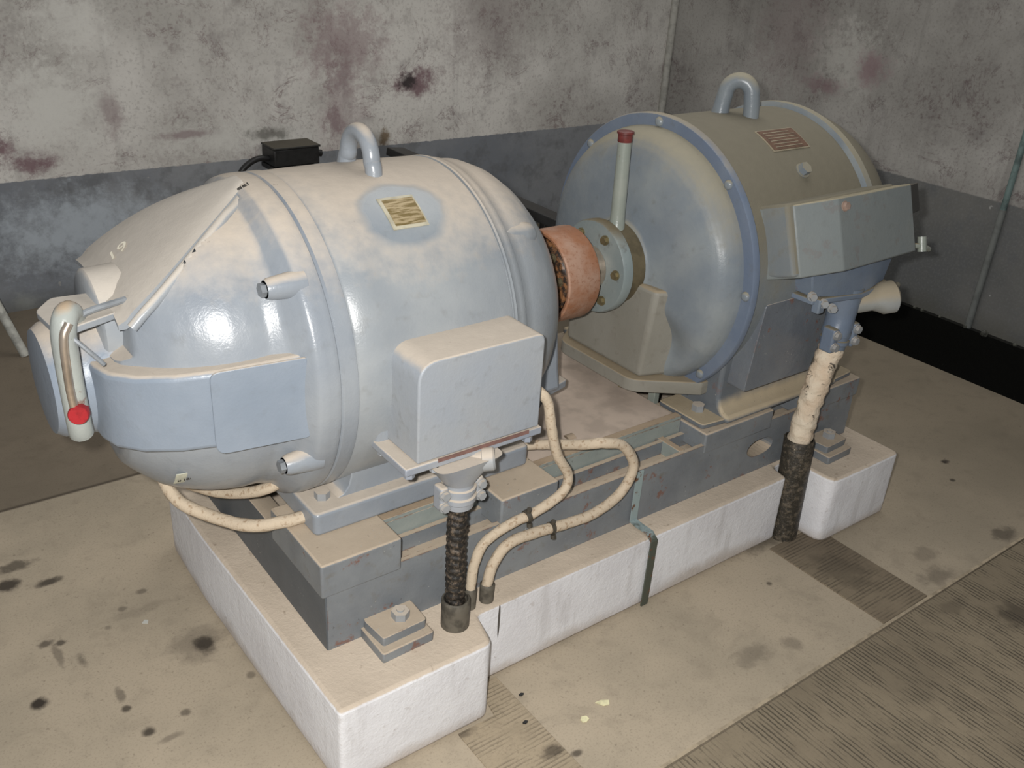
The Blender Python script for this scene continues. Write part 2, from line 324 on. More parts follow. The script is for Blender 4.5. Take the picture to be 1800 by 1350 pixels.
def spline(pts, k=8):
    pts = [Vector(p) for p in pts]; P = [pts[0] * 2 - pts[1]] + pts + [pts[-1] * 2 - pts[-2]]; out = []
    for i in range(1, len(P) - 2):
        a, b, c, d = P[i - 1:i + 3]
        for j in range(k):
            t = j / k
            out.append(.5 * ((2 * b) + (c - a) * t + (2 * a - 5 * b + 4 * c - d) * t * t + (3 * b - a - 3 * c + d) * t ** 3))
    out.append(pts[-1]); return out
def tube(bm, pts, r, n=14, k=8, rf=None, smooth=True):
    P = spline(pts, k) if smooth else [Vector(p) for p in pts]
    T = [(P[min(i + 1, len(P) - 1)] - P[max(i - 1, 0)]).normalized() for i in range(len(P))]
    u, w = frame_for(T[0]); rs = []; s = 0
    for i, (p, tt) in enumerate(zip(P, T)):
        if i: s += (P[i] - P[i - 1]).length
        u = (u - tt * u.dot(tt)).normalized(); w = tt.cross(u)
        ring = []
        for j in range(n):
            a = 2 * math.pi * j / n; q = r if rf is None else rf(s, a, r)
            ring.append(bm.verts.new(p + (u * math.cos(a) + w * math.sin(a)) * q))
        rs.append(ring)
    rings(bm, rs); return bm
def lump(amp, f):
    def g(s, a, r): return r * (1 + amp * noise.noise(Vector((s * f, math.cos(a) * 1.6, math.sin(a) * 1.6))))
    return g
def lathex(bm, prof, n=96, fn=None, cap=True, yc=YC, zc=ZC):
    """surface round the shaft axis; prof = (x, r)"""
    rs = []
    for x, r in prof:
        ring = []
        for i in range(n):
            a = 2 * math.pi * i / n; q = Vector((x, yc - r * math.cos(a), zc + r * math.sin(a)))
            if fn: q = fn(q)
            ring.append(bm.verts.new(q))
        rs.append(ring)
    rings(bm, rs, cap); return bm
def arcprof(x0, r0, x1, r1, n=8, bulge=1.0):
    """quarter ellipse from (x0,r0) to (x1,r1), tangent along x at start"""
    return [(x0 + (x1 - x0) * math.sin(math.pi / 2 * i / n) ** bulge, r1 + (r0 - r1) * math.cos(math.pi / 2 * i / n)) for i in range(n + 1)]
def pol(x, a, r): return Vector((x, YC - r * math.cos(R(a)), ZC + r * math.sin(R(a))))
def rad(a): return Vector((0, -math.cos(R(a)), math.sin(R(a))))
def curved_patch(bm, x0, x1, a0, a1, r, th, n=8):
    """thin plate bent round the axis"""
    rows = []
    for k in (0, 1):
        rows.append([[bm.verts.new(pol(x, a0 + (a1 - a0) * i / n, r + k * th)) for i in range(n + 1)] for x in (x0, x1)])
    (A, B), (D, E) = rows
    for i in range(n):
        bm.faces.new((A[i], A[i + 1], B[i + 1], B[i])); bm.faces.new((D[i], E[i], E[i + 1], D[i + 1]))
        bm.faces.new((A[i], D[i], D[i + 1], A[i + 1])); bm.faces.new((B[i], B[i + 1], E[i + 1], E[i]))
    bm.faces.new((A[0], B[0], E[0], D[0])); bm.faces.new((A[n], D[n], E[n], B[n])); return bm
def roundpoly(pts, rads, k=5):
    """polygon with rounded corners"""
    out = []; n = len(pts)
    for i in range(n):
        p = Vector(pts[i]); a = Vector(pts[i - 1]); b = Vector(pts[(i + 1) % n]); r = rads[i] if isinstance(rads, (list, tuple)) else rads
        if r <= 0: out.append(tuple(p)); continue
        da = (a - p).normalized(); db = (b - p).normalized(); s = p + da * r; e = p + db * r
        for j in range(k + 1):
            t = j / k; q = s * (1 - t) ** 2 + p * 2 * t * (1 - t) + e * t * t; out.append(tuple(q))
    return out
B = bmesh.new

# ------------------------------------------------------------------ the room
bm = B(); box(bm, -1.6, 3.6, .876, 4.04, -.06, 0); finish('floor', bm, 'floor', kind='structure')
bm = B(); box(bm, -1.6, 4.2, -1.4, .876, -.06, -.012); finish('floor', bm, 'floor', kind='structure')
bm = B(); box(bm, 3.6, 4.2, .876, 4.04, -.30, -.26); box(bm, 3.58, 3.60, .876, 4.04, -.30, -.002); box(bm, 3.6, 4.2, .86, .876, -.3, -.06); box(bm, 4.17, 4.2, .876, 4.03, -.3, -.012)
finish('trim_1', bm, 'pit', kind='structure')
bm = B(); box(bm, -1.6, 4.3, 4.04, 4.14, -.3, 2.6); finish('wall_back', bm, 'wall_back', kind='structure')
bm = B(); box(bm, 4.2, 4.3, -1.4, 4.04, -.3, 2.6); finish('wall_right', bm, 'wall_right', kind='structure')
bm = B(); tube(bm, [(4.185, 4.025, z) for z in (.5, .9, 1.3, 1.8, 2.6)], .022, 10, 3); finish('trim_2', bm, flat('pale_corner_fillet', (.42, .41, .37), .8), kind='structure')
# loose rubble along the foot of the right wall is part of the trench lip
bm = B()
for i in range(26):
    y = 1.0 + i * .1 + random.uniform(-.04, .04); s = random.uniform(.008, .02)
    bmesh.ops.create_icosphere(bm, subdivisions=1, radius=s, matrix=Matrix.Translation((4.19 - s, y, -.012 + s * .3)))
finish('rubble', bm, flat('wet_rubble', (.12, .12, .1), .3, 0, .6), label='wet rubble lying in the black trench along the foot of the right wall', cat='rubble', kind='stuff')

# cover plates in the floor
xs = [-.1, .45, 1.03, 1.94, 2.86, 3.78]
for i in range(len(xs) - 1):
    bm = B(); box(bm, xs[i] + .002, xs[i + 1] - .002, -1.0, .872, -.012, .002)
    lab = ['ribbed floor cover plate at the far left of the front row', 'ribbed floor cover plate in the front row, left of the channel beside the plinth', 'ribbed floor cover plate along the bottom edge of the photo, in front of the plinth',
           'ribbed floor cover plate at lower right with a ring shaped oil stain', 'ribbed floor cover plate at the far right edge of the front row'][i]
    finish('floor_cover_plate', bm, 'ribbed', bevel=.0015, label=lab, cat='cover plate', group='ribbed cover plates in the front row')
bm = B(); box(bm, 1.985, 2.19, .885, 1.262, 0, .003); finish('channel_cover_plate', bm, 'ribbed_cross', bevel=.001, label='dark ribbed channel cover running from the right hand cable sleeve to the front cover plates', cat='cover plate')
bm = B(); prism(bm, [(.86, .885), (1.028, .885), (1.028, 1.286), (.975, 1.286), (.957, 1.192), (.86, 1.192)], 'z', 0, .003); finish('channel_cover_plate', bm, 'ribbed_left', bevel=.001, label='light ribbed channel cover at the foot of the white plinth corner, bottom centre', cat='cover plate')
M['edge'] = flat('worn_screed_edge', (.45, .37, .26), .8, 0, .3, 40)
bm = B(); box(bm, -.1, 3.58, .876, .884, 0, .002); finish('trim_3', bm, 'edge', kind='structure')

# ------------------------------------------------------------------ plinth
H = .215
pts = [(.585, 1.198), (.945, 1.198), (.968, 1.29), (2.035, 1.29), (2.045, 1.35), (2.125, 1.35), (2.132, 1.20), (2.45, 1.198), (2.45, 2.16), (.575, 2.16), (.568, 1.9)]
rr = [.012, .022, 0, .012, .02, .02, .035, .02, .03, .03, .05]
P = roundpoly(pts, rr, 4)
bm = B(); prism(bm, P, 'z', 0, H)
plinth = finish('concrete_plinth', bm, 'plinth', bevel=.012, seg=3, label='white painted concrete plinth with dusty top carrying the machine frame', cat='plinth')

# ------------------------------------------------------------------ base frame
fr = thing('machine_base_frame', 'blue grey steel base frame bolted to the white plinth under both machines', 'frame', (1.52, YC, H))
def boolcut(o, bmc):
    me = bpy.data.meshes.new('cut'); bmesh.ops.recalc_face_normals(bmc, faces=bmc.faces[:]); bmc.to_mesh(me); bmc.free()
    c = bpy.data.objects.new('cut', me); C.objects.link(c)
    md = o.modifiers.new('cut', 'BOOLEAN'); md.object = c; md.operation = 'DIFFERENCE'; md.solver = 'EXACT'
    bpy.context.view_layer.update()
    dg = bpy.context.evaluated_depsgraph_get(); ev = o.evaluated_get(dg)
    new = bpy.data.meshes.new_from_object(ev); o.modifiers.clear(); old = o.data; o.data = new
    bpy.data.objects.remove(c); bpy.data.meshes.remove(me); return o
y0, y1 = 1.362, 2.068
# front beam: outer web, bottom flange and inner web, open at the top
bm = B(); prism(bm, [(y0, H), (y0 + .085, H), (y0 + .085, .372), (y0 + .072, .372), (y0 + .072, .335), (y0 + .012, .335), (y0 + .012, .372), (y0, .372)], 'x', .645, 2.40)
beam = finish('longitudinal_beam', bm, 'frame', fr)
bmc = B(); ov = [(1.982 + .055 * math.copysign(abs(math.cos(a)) ** .8, math.cos(a)), .293 + .027 * math.sin(a)) for a in [2 * math.pi * i / 28 for i in range(28)]]
prism(bmc, ov, 'y', 1.3, 1.6); boolcut(beam, bmc)
for p in beam.data.polygons: p.use_smooth = False
bm = B(); prism(bm, [(y1, H), (y1 - .085, H), (y1 - .085, .372), (y1, .372)], 'x', .645, 2.40); finish('longitudinal_beam', bm, 'frame', fr)
bm = B(); prism(bm, [(.642, H), (.70, H), (.70, .352), (.66, .372), (.642, .372)], 'y', y0 + .0005, y1 - .01); finish('end_beam', bm, 'frame_dark', fr, bevel=.002)
bm = B(); prism(bm, [(2.35, H), (2.40, H), (2.40, .372), (2.35, .372)], 'y', y0 + .09, y1 - .01); finish('end_beam', bm, 'frame_dark', fr, bevel=.002)
# green inner rail between the pads
bm = B(); box(bm, .80, 1.735, 1.452, 1.464, .335, .4098); box(bm, .80, 1.735, 1.452, 1.475, .41, .42); finish('inner_rail', bm, 'frame_green', fr, bevel=.001)
bm = B(); box(bm, 1.655, 1.675, y0 + .01, 1.56, .30, .374); finish('cross_bar', bm, 'frame_green', fr, bevel=.002)
bm = B(); box(bm, 1.245, 1.735, 1.4755, 1.982, .402, .410); finish('cover_sheet', bm, flat('pinkish_dusty_sheet', (.60, .49, .40), .9, 0, .2, 12, .4), fr, bevel=.001)
# pads
def pad(x0, x1, z0, z1, ya, yb, m='frame'):
    bm = B(); box(bm, x0, x1, ya, yb, z0, z1); return finish('mounting_pad', bm, m, fr, bevel=.005, seg=3)
pad(.634, .817, .353, .434, y0 - .002, 1.60); pad(1.072, 1.235, .353, .434, y0 - .002, 1.60); pad(.66, .817, .353, .434, 1.84, y1); pad(1.072, 1.235, .353, .434, 1.84, y1)
pad(1.737, 2.012, .345, .405, y0 - .002, 1.56); pad(2.14, 2.415, .345, .405, y0 - .002, 1.56); pad(1.737, 2.012, .345, .405, 1.87, y1); pad(2.14, 2.415, .345, .405, 1.87, y1)
# holding-down lugs
def lug(x0, x1, rust=False):
    l = thing_part = None
    bm = B(); prism(bm, roundpoly([(x0 - .008, 1.268), (x1 + .006, 1.272), (x1 + .006, 1.372), (x0 - .008, 1.372)], .004, 2), 'z', H - .002, H + .024)
    l = finish('anchor_shim', bm, 'frame', fr, bevel=.003)
    bm = B(); prism(bm, roundpoly([(x0 + .004, 1.288), (x1, 1.292), (x1 + .004, 1.372), (x0 - .004, 1.372)], [.006, .008, .02, .02], 3), 'z', H + .022, H + .045)
    e = finish('anchor_lug', bm, 'frame', fr, bevel=.004)
    bm = B(); c = ((x0 + x1) / 2 + .012, 1.328, H + .045); hexbolt(bm, c, (0, 0, 1), .0195, .017, False); cyl(bm, (c[0], c[1], c[2]), (c[0], c[1], c[2] + .021), .008, 12)
    finish('anchor_bolt', bm, 'bolt_dusty', e)
lug(.728, .838); lug(2.20, 2.30)

# earth strap
t = NT('strap_paint'); z_ = t.xyz(t.pos)[2]; n_ = t.noise(40, 5, .65)
zz_ = t.math('ADD', z_, t.math('MULTIPLY', t.math('SUBTRACT', n_, .5), .05))
c = t.mix(t.mr(zz_, .21, .23), (.075, .085, .065), (.30, .37, .37)); c = t.mix(t.mr(n_, .58, .64), c, (.14, .07, .04)); M['strap'] = t.out(c, .5)
bm = B()
path = [(1.497, 1.356, .375), (1.497, 1.356, .225), (1.499, 1.335, .221), (1.502, 1.30, .220), (1.504, 1.2835, .205), (1.503, 1.2835, .1), (1.502, 1.2835, 0.003)]
w = .0115; prev = None; th = .004
nrm = [(0, -1, 0), (0, -.7, .7), (0, 0, 1), (0, -.5, .8), (0, -1, .2), (0, -1, 0), (0, -1, 0)]
for p, n_ in zip(path, nrm):
    p = Vector(p); n_ = Vector(n_).normalized() * th
    q = [bm.verts.new(p + Vector((s * w, 0, 0)) + n_ * k) for s, k in ((-1, 0), (1, 0), (1, 1), (-1, 1))]
    if prev:
        for i in range(4): bm.faces.new((prev[i], prev[(i + 1) % 4], q[(i + 1) % 4], q[i]))
    else: bm.faces.new(q)
    prev = q
bm.faces.new(prev)
finish('earth_strap', bm, 'strap', label='flat metal earth strap bent down over the plinth edge to the floor', cat='strap')

# ------------------------------------------------------------------ left machine
LM = thing('electric_motor', 'large pale blue grey electric motor at left, dusty hood marked 19', 'motor', (.9, YC, .434), None)
prof = [(.735, .15), (.735, .331), (.7375, .3265), (.742, .3315), (.80, .3325), (.95, .333), (1.09, .3295), (1.097, .3285), (1.10, .3235), (1.103, .3235), (1.103, .15)]
bm = B(); lathex(bm, prof, 128); finish('stator_body', bm, 'paint_body', LM, ang=50)

def hood_z(x):    # chord of the hood above the bell
    if x < .40: return .94 + (x - .40) * .6
    u = (x - .40) / .27; return .945 + u * (.168) + .012 * math.sin(math.pi * u)
def hood_w(x):
    u = max(0, min(1, (x - .385) / .275)); return .165 * (1 - u ** 1.6) + .028 * u
SIDE = [(.735, 1), (.66, 1), (.64, .965), (.62, .93), (.60, .905), (.57, .90), (.54, .89), (.50, .87), (.45, .83), (.40, .77), (.36, .72), (.3, .7)]
def side(x):
    for (a, p), (b, q) in zip(SIDE, SIDE[1:]):
        if b <= x <= a: return p + (q - p) * (a - x) / (a - b)
    return 1
def squash(q):
    dy, dz = q.y - YC, q.z - ZC; rr = math.hypot(dy, dz); sa = abs(dz) / max(rr, 1e-6)
    k = side(q.x); k = k + (1 - k) * sa ** 1.6
    q.y = YC + dy * k; q.z = ZC + dz * k
    # the bell is cut away under the hood and on its end
    if q.x < .64:
        lim = hood_z(q.x) - .022 - (.05 if q.x < .395 else 0)
        lim += 5 * max(0, YC - hood_w(q.x) * .97 - q.y) - .25 * max(0, q.y - YC - hood_w(q.x))
        if q.z > lim: q.z = lim
    return q
bell = [(.735, .10), (.735, .333), (.73, .3335), (.706, .333), (.702, .328), (.699, .333), (.693, .334), (.672, .3335), (.655, .330), (.642, .318), (.628, .303), (.60, .297), (.57, .296), (.54, .292), (.51, .285), (.48, .275), (.455, .264), (.43, .250), (.405, .228), (.385, .208), (.372, .192), (.366, .17), (.364, .13), (.364, .05)]
def fine(pr, m=2):
    o = []
    for a, b in zip(pr, pr[1:]):
        o += [(a[0] + (b[0] - a[0]) * i / m, a[1] + (b[1] - a[1]) * i / m) for i in range(m)]
    return o + [pr[-1]]
bm = B(); lathex(bm, fine(bell, 4), 220, squash); eb = finish('end_bell', bm, 'paint', LM, ang=50)
# hood: one sheet, wide at the front edge, running to a point at the top of the bell
bm = B(); NU, NV = 22, 14; top = []; bot = []
for i in range(NU + 1):
    x = .383 + (.662 - .383) * i / NU; w = hood_w(x); rowt = []; rowb = []
    for j in range(NV + 1):
        v = -1 + 2 * j / NV; y = YC + w * v * (.97 if v < 0 else 1.22)
        z = hood_z(max(x, .385)) + .008 * (1 - v * v) * (1.1 - i / NU)
        # toward the edges settle on the bell
        u = (x - .40) / .26
        z -= .007 * v ** 4
        xx = x + (.012 * v if i == 0 else .012 * v * (1 - i / NU))
        rowt.append(bm.verts.new((xx, y, z + .004))); rowb.append(bm.verts.new((xx, y, z - (.004 if abs(v) < 1 else .005 + .04 * min(1, i / 6)))))
    top.append(rowt); bot.append(rowb)
for i in range(NU):
    for j in range(NV):
        bm.faces.new((top[i][j], top[i + 1][j], top[i + 1][j + 1], top[i][j + 1])); bm.faces.new((bot[i][j], bot[i][j + 1], bot[i + 1][j + 1], bot[i + 1][j]))
    bm.faces.new((top[i][0], bot[i][0], bot[i + 1][0], top[i + 1][0])); bm.faces.new((top[i][NV], top[i + 1][NV], bot[i + 1][NV], bot[i][NV]))
for j in range(NV):
    bm.faces.new((top[0][j], top[0][j + 1], bot[0][j + 1], bot[0][j])); bm.faces.new((top[NU][j], bot[NU][j], bot[NU][j + 1], top[NU][j + 1]))
hood = finish('hood', bm, 'paint_hood', LM, ang=50)
bm = B(); pp = []
for i in range(12):
    x = .392 + (.655 - .392) * i / 11; w = hood_w(x) * .97
    pp.append((x, YC - w - .004, hood_z(x) - .014 - (.004 if i > 9 else 0)))
tube(bm, pp, .0095, 12, 3); finish('hood_edge_bead', bm, 'paint_hood', hood)
def text_part(name, s, loc, xdir, ydir, size, mat, parent, ext=.0006):
    cu = bpy.data.curves.new(name, 'FONT'); cu.body = s; cu.size = size; cu.extrude = ext; cu.align_x = 'CENTER'; cu.align_y = 'CENTER'
    o = bpy.data.objects.new(name, cu); C.objects.link(o); bpy.context.view_layer.update()
    me = bpy.data.meshes.new_from_object(o.evaluated_get(bpy.context.evaluated_depsgraph_get())); bpy.data.objects.remove(o)
    X = Vector(xdir).normalized(); Y = Vector(ydir); Y = (Y - X * Y.dot(X)).normalized(); Z = X.cross(Y)
    m = Matrix((X, Y, Z)).transposed().to_4x4(); me.transform(m)
    ob = bpy.data.objects.new(name, me); C.objects.link(ob); me.materials.clear(); me.materials.append(M[mat] if isinstance(mat, str) else mat)
    ob.parent = parent; WL[ob] = Vector(loc); ob.location = Vector(loc) - WL[parent]; return ob
M['chalk'] = flat('cream_paint', (.92, .86, .70), .7, 0, .05)
M['ink'] = flat('black_marker', (.04, .035, .03), .7)
text_part('painted_number', '19', (.438, 1.765, .9935), (1, -.02, .62), (.25, 1, -.1), .046, 'chalk', hood, .0)
def drape(o, dz):
    # lay the flat lettering on the curved sheet
    W = WL[o]
    for v in o.data.vertices:
        x = v.co.x + W.x; y = v.co.y + W.y; w = hood_w(x); vv = (y - YC) / (w * (.97 if y < YC else 1.22))
        z = hood_z(x) + .008 * (1 - vv * vv) * (1.1 - (x - .383) / .279) - .007 * vv ** 4 + .004
        v.co.z = z - W.z + dz
drape(bpy.data.objects['painted_number'], .0012)
text_part('handwritten_mark', 'dai', (.648, 1.66, 1.1115), (1, -.2, .5), (0, 1, -.2), .022, 'ink', hood, .001)
# bolt bosses round the bell rim
for a in (40, -27, 205):
    bm = B(); p = pol(.655, a, .312); turned(bm, p, (-1, 0, 0), [(-.02, .026), (.0, .025), (.045, .020), (.052, .017)], 24)
    bs = finish('bolt_boss', bm, 'paint', LM)
    bm = B(); hexbolt(bm, p + Vector((-.05, 0, 0)), (-1, 0, 0), .013, .012, True); finish('boss_bolt', bm, 'bolt', bs)
# inspection band wrapped round the lower half of the bell
near = [(.665, 1.415), (.60, 1.424), (.50, 1.447), (.43, 1.475), (.375, 1.512), (.340, 1.556), (.328, 1.60)]
band = near + [(.325, YC)] + [(x, 2 * YC - y) for x, y in near[::-1]] + [(.665, YC)]
zt = lambda x: .842 + max(0, (x - .33)) * .075
bm = B(); lo = [bm.verts.new((x, y, .692 + max(0, x - .33) * .06)) for x, y in band]; hi = [bm.verts.new((x, y, zt(x))) for x, y in band]; n = len(band)
bm.faces.new(lo[::-1]); bm.faces.new(hi)
for i in range(n): bm.faces.new((lo[i], lo[(i + 1) % n], hi[(i + 1) % n], hi[i]))
finish('inspection_band', bm, 'paint_band', LM, bevel=.010, seg=4)
# flat cover on the band
def band_plate(pa, pb, z0, z1, off, th, mat, name):
    (xa, ya), (xb, yb) = pa, pb; d = Vector((xb - xa, yb - ya, 0)); L = d.length; d.normalize(); nn = Vector((d.y, -d.x, 0))
    if nn.y > 0: nn = -nn
    P2 = roundpoly([(0, z0), (L, z0 + .006), (L, z1 + .006), (0, z1)], [.022, .006, .006, .018], 5)
    bm = B(); vs = []
    for k in (off, off + th): vs.append([bm.verts.new(Vector((xa, ya, 0)) + d * s + nn * k + Vector((0, 0, z))) for s, z in P2])
    bm.faces.new(vs[0][::-1]); bm.faces.new(vs[1])
    for i in range(len(P2)): bm.faces.new((vs[0][i], vs[0][(i + 1) % len(P2)], vs[1][(i + 1) % len(P2)], vs[1][i]))
    return finish(name, bm, mat, LM, bevel=.0015)
band_plate((.482, 1.4495), (.648, 1.416), .694, .858, .001, .006, 'paint_band', 'inspection_cover')
bm = B(); box(bm, .33, .42, 1.60, 1.83, .62, .70); 
# bearing cap on the far left end
bm = B(); turned(bm, (.40, YC, ZC), (-1, 0, 0), [(0, .118), (.06, .118), (.066, .113), (.085, .112), (.12, .108), (.135, .098), (.14, .05)], 56)
finish('bearing_cap', bm, 'paint_band', LM, ang=40)
bm = B(); turned(bm, (.42, YC + .0, .880), (-1, 0, 0), [(0, .098), (.055, .096), (.060, .090), (.062, .03)], 40); finish('brush_housing', bm, 'paint_hood', LM)
bm = B(); prism(bm, roundpoly([(.275, 1.55), (.40, 1.60), (.40, 1.70), (.30, 1.71), (.265, 1.66)], .012, 3), 'z', .925, .938)
ch = finish('cover_bracket', bm, 'paint_hood', LM, bevel=.002)
bm = B(); tube(bm, [(.40, 1.60, .955), (.33, 1.585, .95), (.29, 1.575, .93)], .006, 8, 4); finish('locking_wire', bm, 'bolt', ch)
bm = B(); tube(bm, [(.292, 1.545, .93), (.315, 1.535, .90), (.335, 1.535, .872)], .004, 8, 4); finish('locking_wire', bm, 'bolt', ch)
# oil pipe with red cap
bm = B(); tube(bm, [(.312, 1.60, .935), (.302, 1.580, .957), (.290, 1.562, .952), (.284, 1.556, .925), (.283, 1.555, .87), (.284, 1.556, .81), (.286, 1.560, .755), (.288, 1.565, .738)], .0205, 18, 6)
op = finish('oil_gauge_pipe', bm, 'scuffed', LM)
bm = B(); tube(bm, [(.292, 1.540, .955), (.279, 1.534, .93), (.276, 1.534, .85), (.279, 1.536, .79)], .0075, 10, 5); finish('gauge_tube', bm, 'shaft', op)
bm = B(); turned(bm, (.290, 1.550, .79), (-.40, -1, .15), [(0, .0145), (.012, .0145), (.014, .0172), (.026, .0172), (.029, .0155), (.029, .004)], 28); finish('cap', bm, 'red', op)
# sticker
bm = B(); curved_patch(bm, .432, .468, -42, -52, .262, .0012, 5)
for v in bm.verts:
    q = squash(v.co.copy()); v.co = q
st = finish('sticker', bm, flat('cream_sticker', (.62, .62, .5), .6), LM)
q0 = squash(pol(.450, -47, .2645)); qa = squash(pol(.460, -47, .2645)); qb = squash(pol(.45, -45, .2645))
text_part('sticker_print', 'x 105', q0 + rad(-47) * .001, qa - q0, qb - q0, .012, 'ink', st)
# far bell, mostly hidden
b2 = [(1.103, .12), (1.103, .329), (1.108, .330), (1.112, .326), (1.135, .3235), (1.139, .319), (1.18, .316), (1.22, .300), (1.255, .275), (1.285, .245), (1.31, .210), (1.33, .175), (1.34, .14), (1.345, .11)]
bm = B(); lathex(bm, fine(b2), 128); finish('drive_end_bell', bm, 'paint_body', LM, ang=50)
bm = B(); turned(bm, pol(1.14, 45, .285), (1, 0, 0), [(0, .034), (.05, .033), (.075, .027), (.085, .018)], 24); finish('bolt_boss', bm, 'paint_body', LM)
bm = B()
for v in ((1.25, 1.44, .70), (1.37, 1.56, .74)): pass
prism(bm, [(YC - .168, .545), (YC - .155, .60), (YC - .135, .74), (YC + .135, .74), (YC + .155, .60), (YC + .168, .545)], 'x', 1.20, 1.383); finish('bearing_pedestal', bm, 'paint', LM, bevel=.012, seg=3)
bm = B(); prism(bm, roundpoly([(1.15, 1.47), (1.28, 1.535), (1.425, 1.575), (1.425, 1.855), (1.28, 1.895), (1.15, 1.96)], [0, .02, .01, .01, .02, 0], 3), 'z', .532, .552)
finish('pedestal_flange', bm, 'paint', LM, bevel=.003)
bm = B(); prism(bm, [(1.18, .535), (1.41, .535), (1.36, .47), (1.2, .44)], 'y', 1.60, 1.83); finish('pedestal_rib', bm, 'frame_dark', LM, bevel=.003)
# shaft stub
bm = B(); cyl(bm, (1.30, YC, ZC), (1.366, YC, ZC), .055, 40); finish('shaft', bm, 'shaft', LM)
# feet
def foot(y0, y1, s):
    bm = B(); prism(bm, roundpoly([(.668, y0), (1.215, y0), (1.215, y1), (.668, y1)], [.015, .015, 0, 0], 4), 'z', .434, .487)
    f = finish('foot', bm, 'paint', LM, bevel=.007, seg=3)
    web = [(.732, .485), (.752, .492), (.764, .508), (.770, .53), (.768, .60), (.762, .70), (1.08, .70), (1.09, .53), (1.12, .49), (1.15, .485)]
    bm = B(); prism(bm, web, 'y', min(y0 + s * .035, YC - s * .08), max(y0 + s * .035, YC - s * .08)); finish('foot_web', bm, 'paint', LM, bevel=.010, seg=3)
    bm = B(); hexbolt(bm, (.712, y0 + s * .055, .487), (0, 0, 1), .0165, .016, False); finish('foot_bolt', bm, 'bolt_dusty', f)
    bm = B(); hexbolt(bm, (1.18, y0 + s * .055, .487), (0, 0, 1), .0165, .016, False); finish('foot_bolt', bm, 'bolt_dusty', f)
foot(1.452, 1.66, 1)
foot(1.978, 1.80, -1)
# lifting eye
def eye(x, y, z, ang, r, rt, h, mat, parent):
    c, s = math.cos(R(ang)), math.sin(R(ang)); pts = []
    for i in range(19):
        a = math.pi * i / 18; q = r * math.cos(a); pts.append((x + s * q, y + c * q, z + h + r * 1.05 * math.sin(a)))
    pts = [(x + s * r * 1.22, y + c * r * 1.22, z - .02), (x + s * r * 1.12, y + c * r * 1.12, z + h * .5)] + pts + [(x - s * r * 1.12, y - c * r * 1.12, z + h * .5), (x - s * r * 1.22, y - c * r * 1.22, z - .02)]
    bm = B(); tube(bm, pts, rt, 20, 3, rf=lambda ss, a, rr_: rr_ * (1 + .35 * math.exp(-min(ss, 99) / .02))); return finish('lifting_eye', bm, mat, parent)
eye(.925, YC + .005, 1.108, 0, .050, .0175, .018, 'paint', LM)
# name plate
bm = B(); curved_patch(bm, .881, .961, 51.3, 65.2, .3325, .0022); np_ = finish('nameplate', bm, 'brass_edge', LM)
bm = B(); curved_patch(bm, .889, .957, 52.6, 63.9, .3348, .001); finish('plate_face', bm, 'brass', np_)
# terminal box
P = roundpoly([(.806, .652), (1.098, .652), (1.098, .862), (.806, .862)], [.0, .0, .020, .045], 7)
bm = B(); prism(bm, P, 'y', 1.288, 1.432); tb = finish('terminal_box', bm, 'paint_box', LM, bevel=.004, seg=3)
P = roundpoly([(.780, .64), (1.10, .64), (1.10, .872), (.780, .872)], [.0, .0, .02, .055], 7)
bm = B(); prism(bm, P, 'y', 1.40, 1.55); finish('terminal_box_neck', bm, 'paint', LM, bevel=.012, seg=3)
bm = B(); box(bm, .778, 1.104, 1.284, 1.43, .634, .651); finish('gland_plate', bm, 'gland', tb, bevel=.003)
bm = B(); box(bm, .85, 1.07, 1.2835, 1.286, .645, .6525); finish('gasket_edge', bm, flat('red_oxide', (.22, .12, .10), .7), tb)
bm = B()
bm.free()
for x, y in ((.795, 1.30), (.795, 1.40), (.85, 1.295), (1.075, 1.295), (1.09, 1.40)):
    bm = B(); hexbolt(bm, (x, y, .634), (0, 0, -1), .011, .012, False); finish('gland_plate_bolt', bm, 'gland', tb)
def gland(x, y, z, parent, s=1.0, barrel=(.055, -.02, 0)):
    """sealing box under a terminal box: funnel, barrel plug, clamp rings with bolts; z = top"""
    bm = B(); n = 24; rs = []
    for k in range(7):
        u = k / 6; h = z - .062 * s * u; ring = []
        for i in range(n):
            a = 2 * math.pi * i / n; cx, sy = math.cos(a), math.sin(a)
            e = .35 + .65 * u; sq = (math.copysign(abs(cx) ** e, cx) * (.078 * (1 - u) + .033 * u) * s, math.copysign(abs(sy) ** e, sy) * (.052 * (1 - u) + .031 * u) * s)
            ring.append(bm.verts.new((x + sq[0], y + sq[1], h)))
        rs.append(ring)
    rings(bm, rs); g = finish('cable_gland', bm, 'gland', parent, ang=32)
    bm = B(); turned(bm, (x, y, z - .05 * s), (0, 0, -1), [(0, .031 * s), (.02 * s, .031 * s), (.022 * s, .036 * s), (.030 * s, .036 * s), (.032 * s, .032 * s), (.040 * s, .032 * s), (.042 * s, .037 * s), (.052 * s, .037 * s), (.056 * s, .033 * s), (.068 * s, .032 * s)], 32)
    finish('clamp_ring', bm, 'gland', g)
    for sx in (-1, 1):
        bm = B(); box(bm, x + sx * .042 * s - .010, x + sx * .042 * s + .010, y - .016, y + .016, z - .116 * s, z - .06 * s)
        e = finish('clamp_ear', bm, 'gland', g, bevel=.006, seg=3)
        for hz in (.075, .103):
            bm = B(); hexbolt(bm, (x + sx * .044 * s, y - .016, z - hz * s), (0, -1, 0), .0095, .009, True); finish('clamp_bolt', bm, 'bolt_dusty', e)
    b = Vector(barrel); bm = B(); p = Vector((x, y, z - .018)) ; turned(bm, p + b * .2, b, [(0, .017), (b.length * .6, .019), (b.length * .62, .024), (b.length, .024), (b.length + .004, .02)], 24)
    finish('filler_plug', bm, 'bolt_dusty', g); return g
gland(.915, 1.305, .634, tb, 1.0, (.045, -.032, .008))

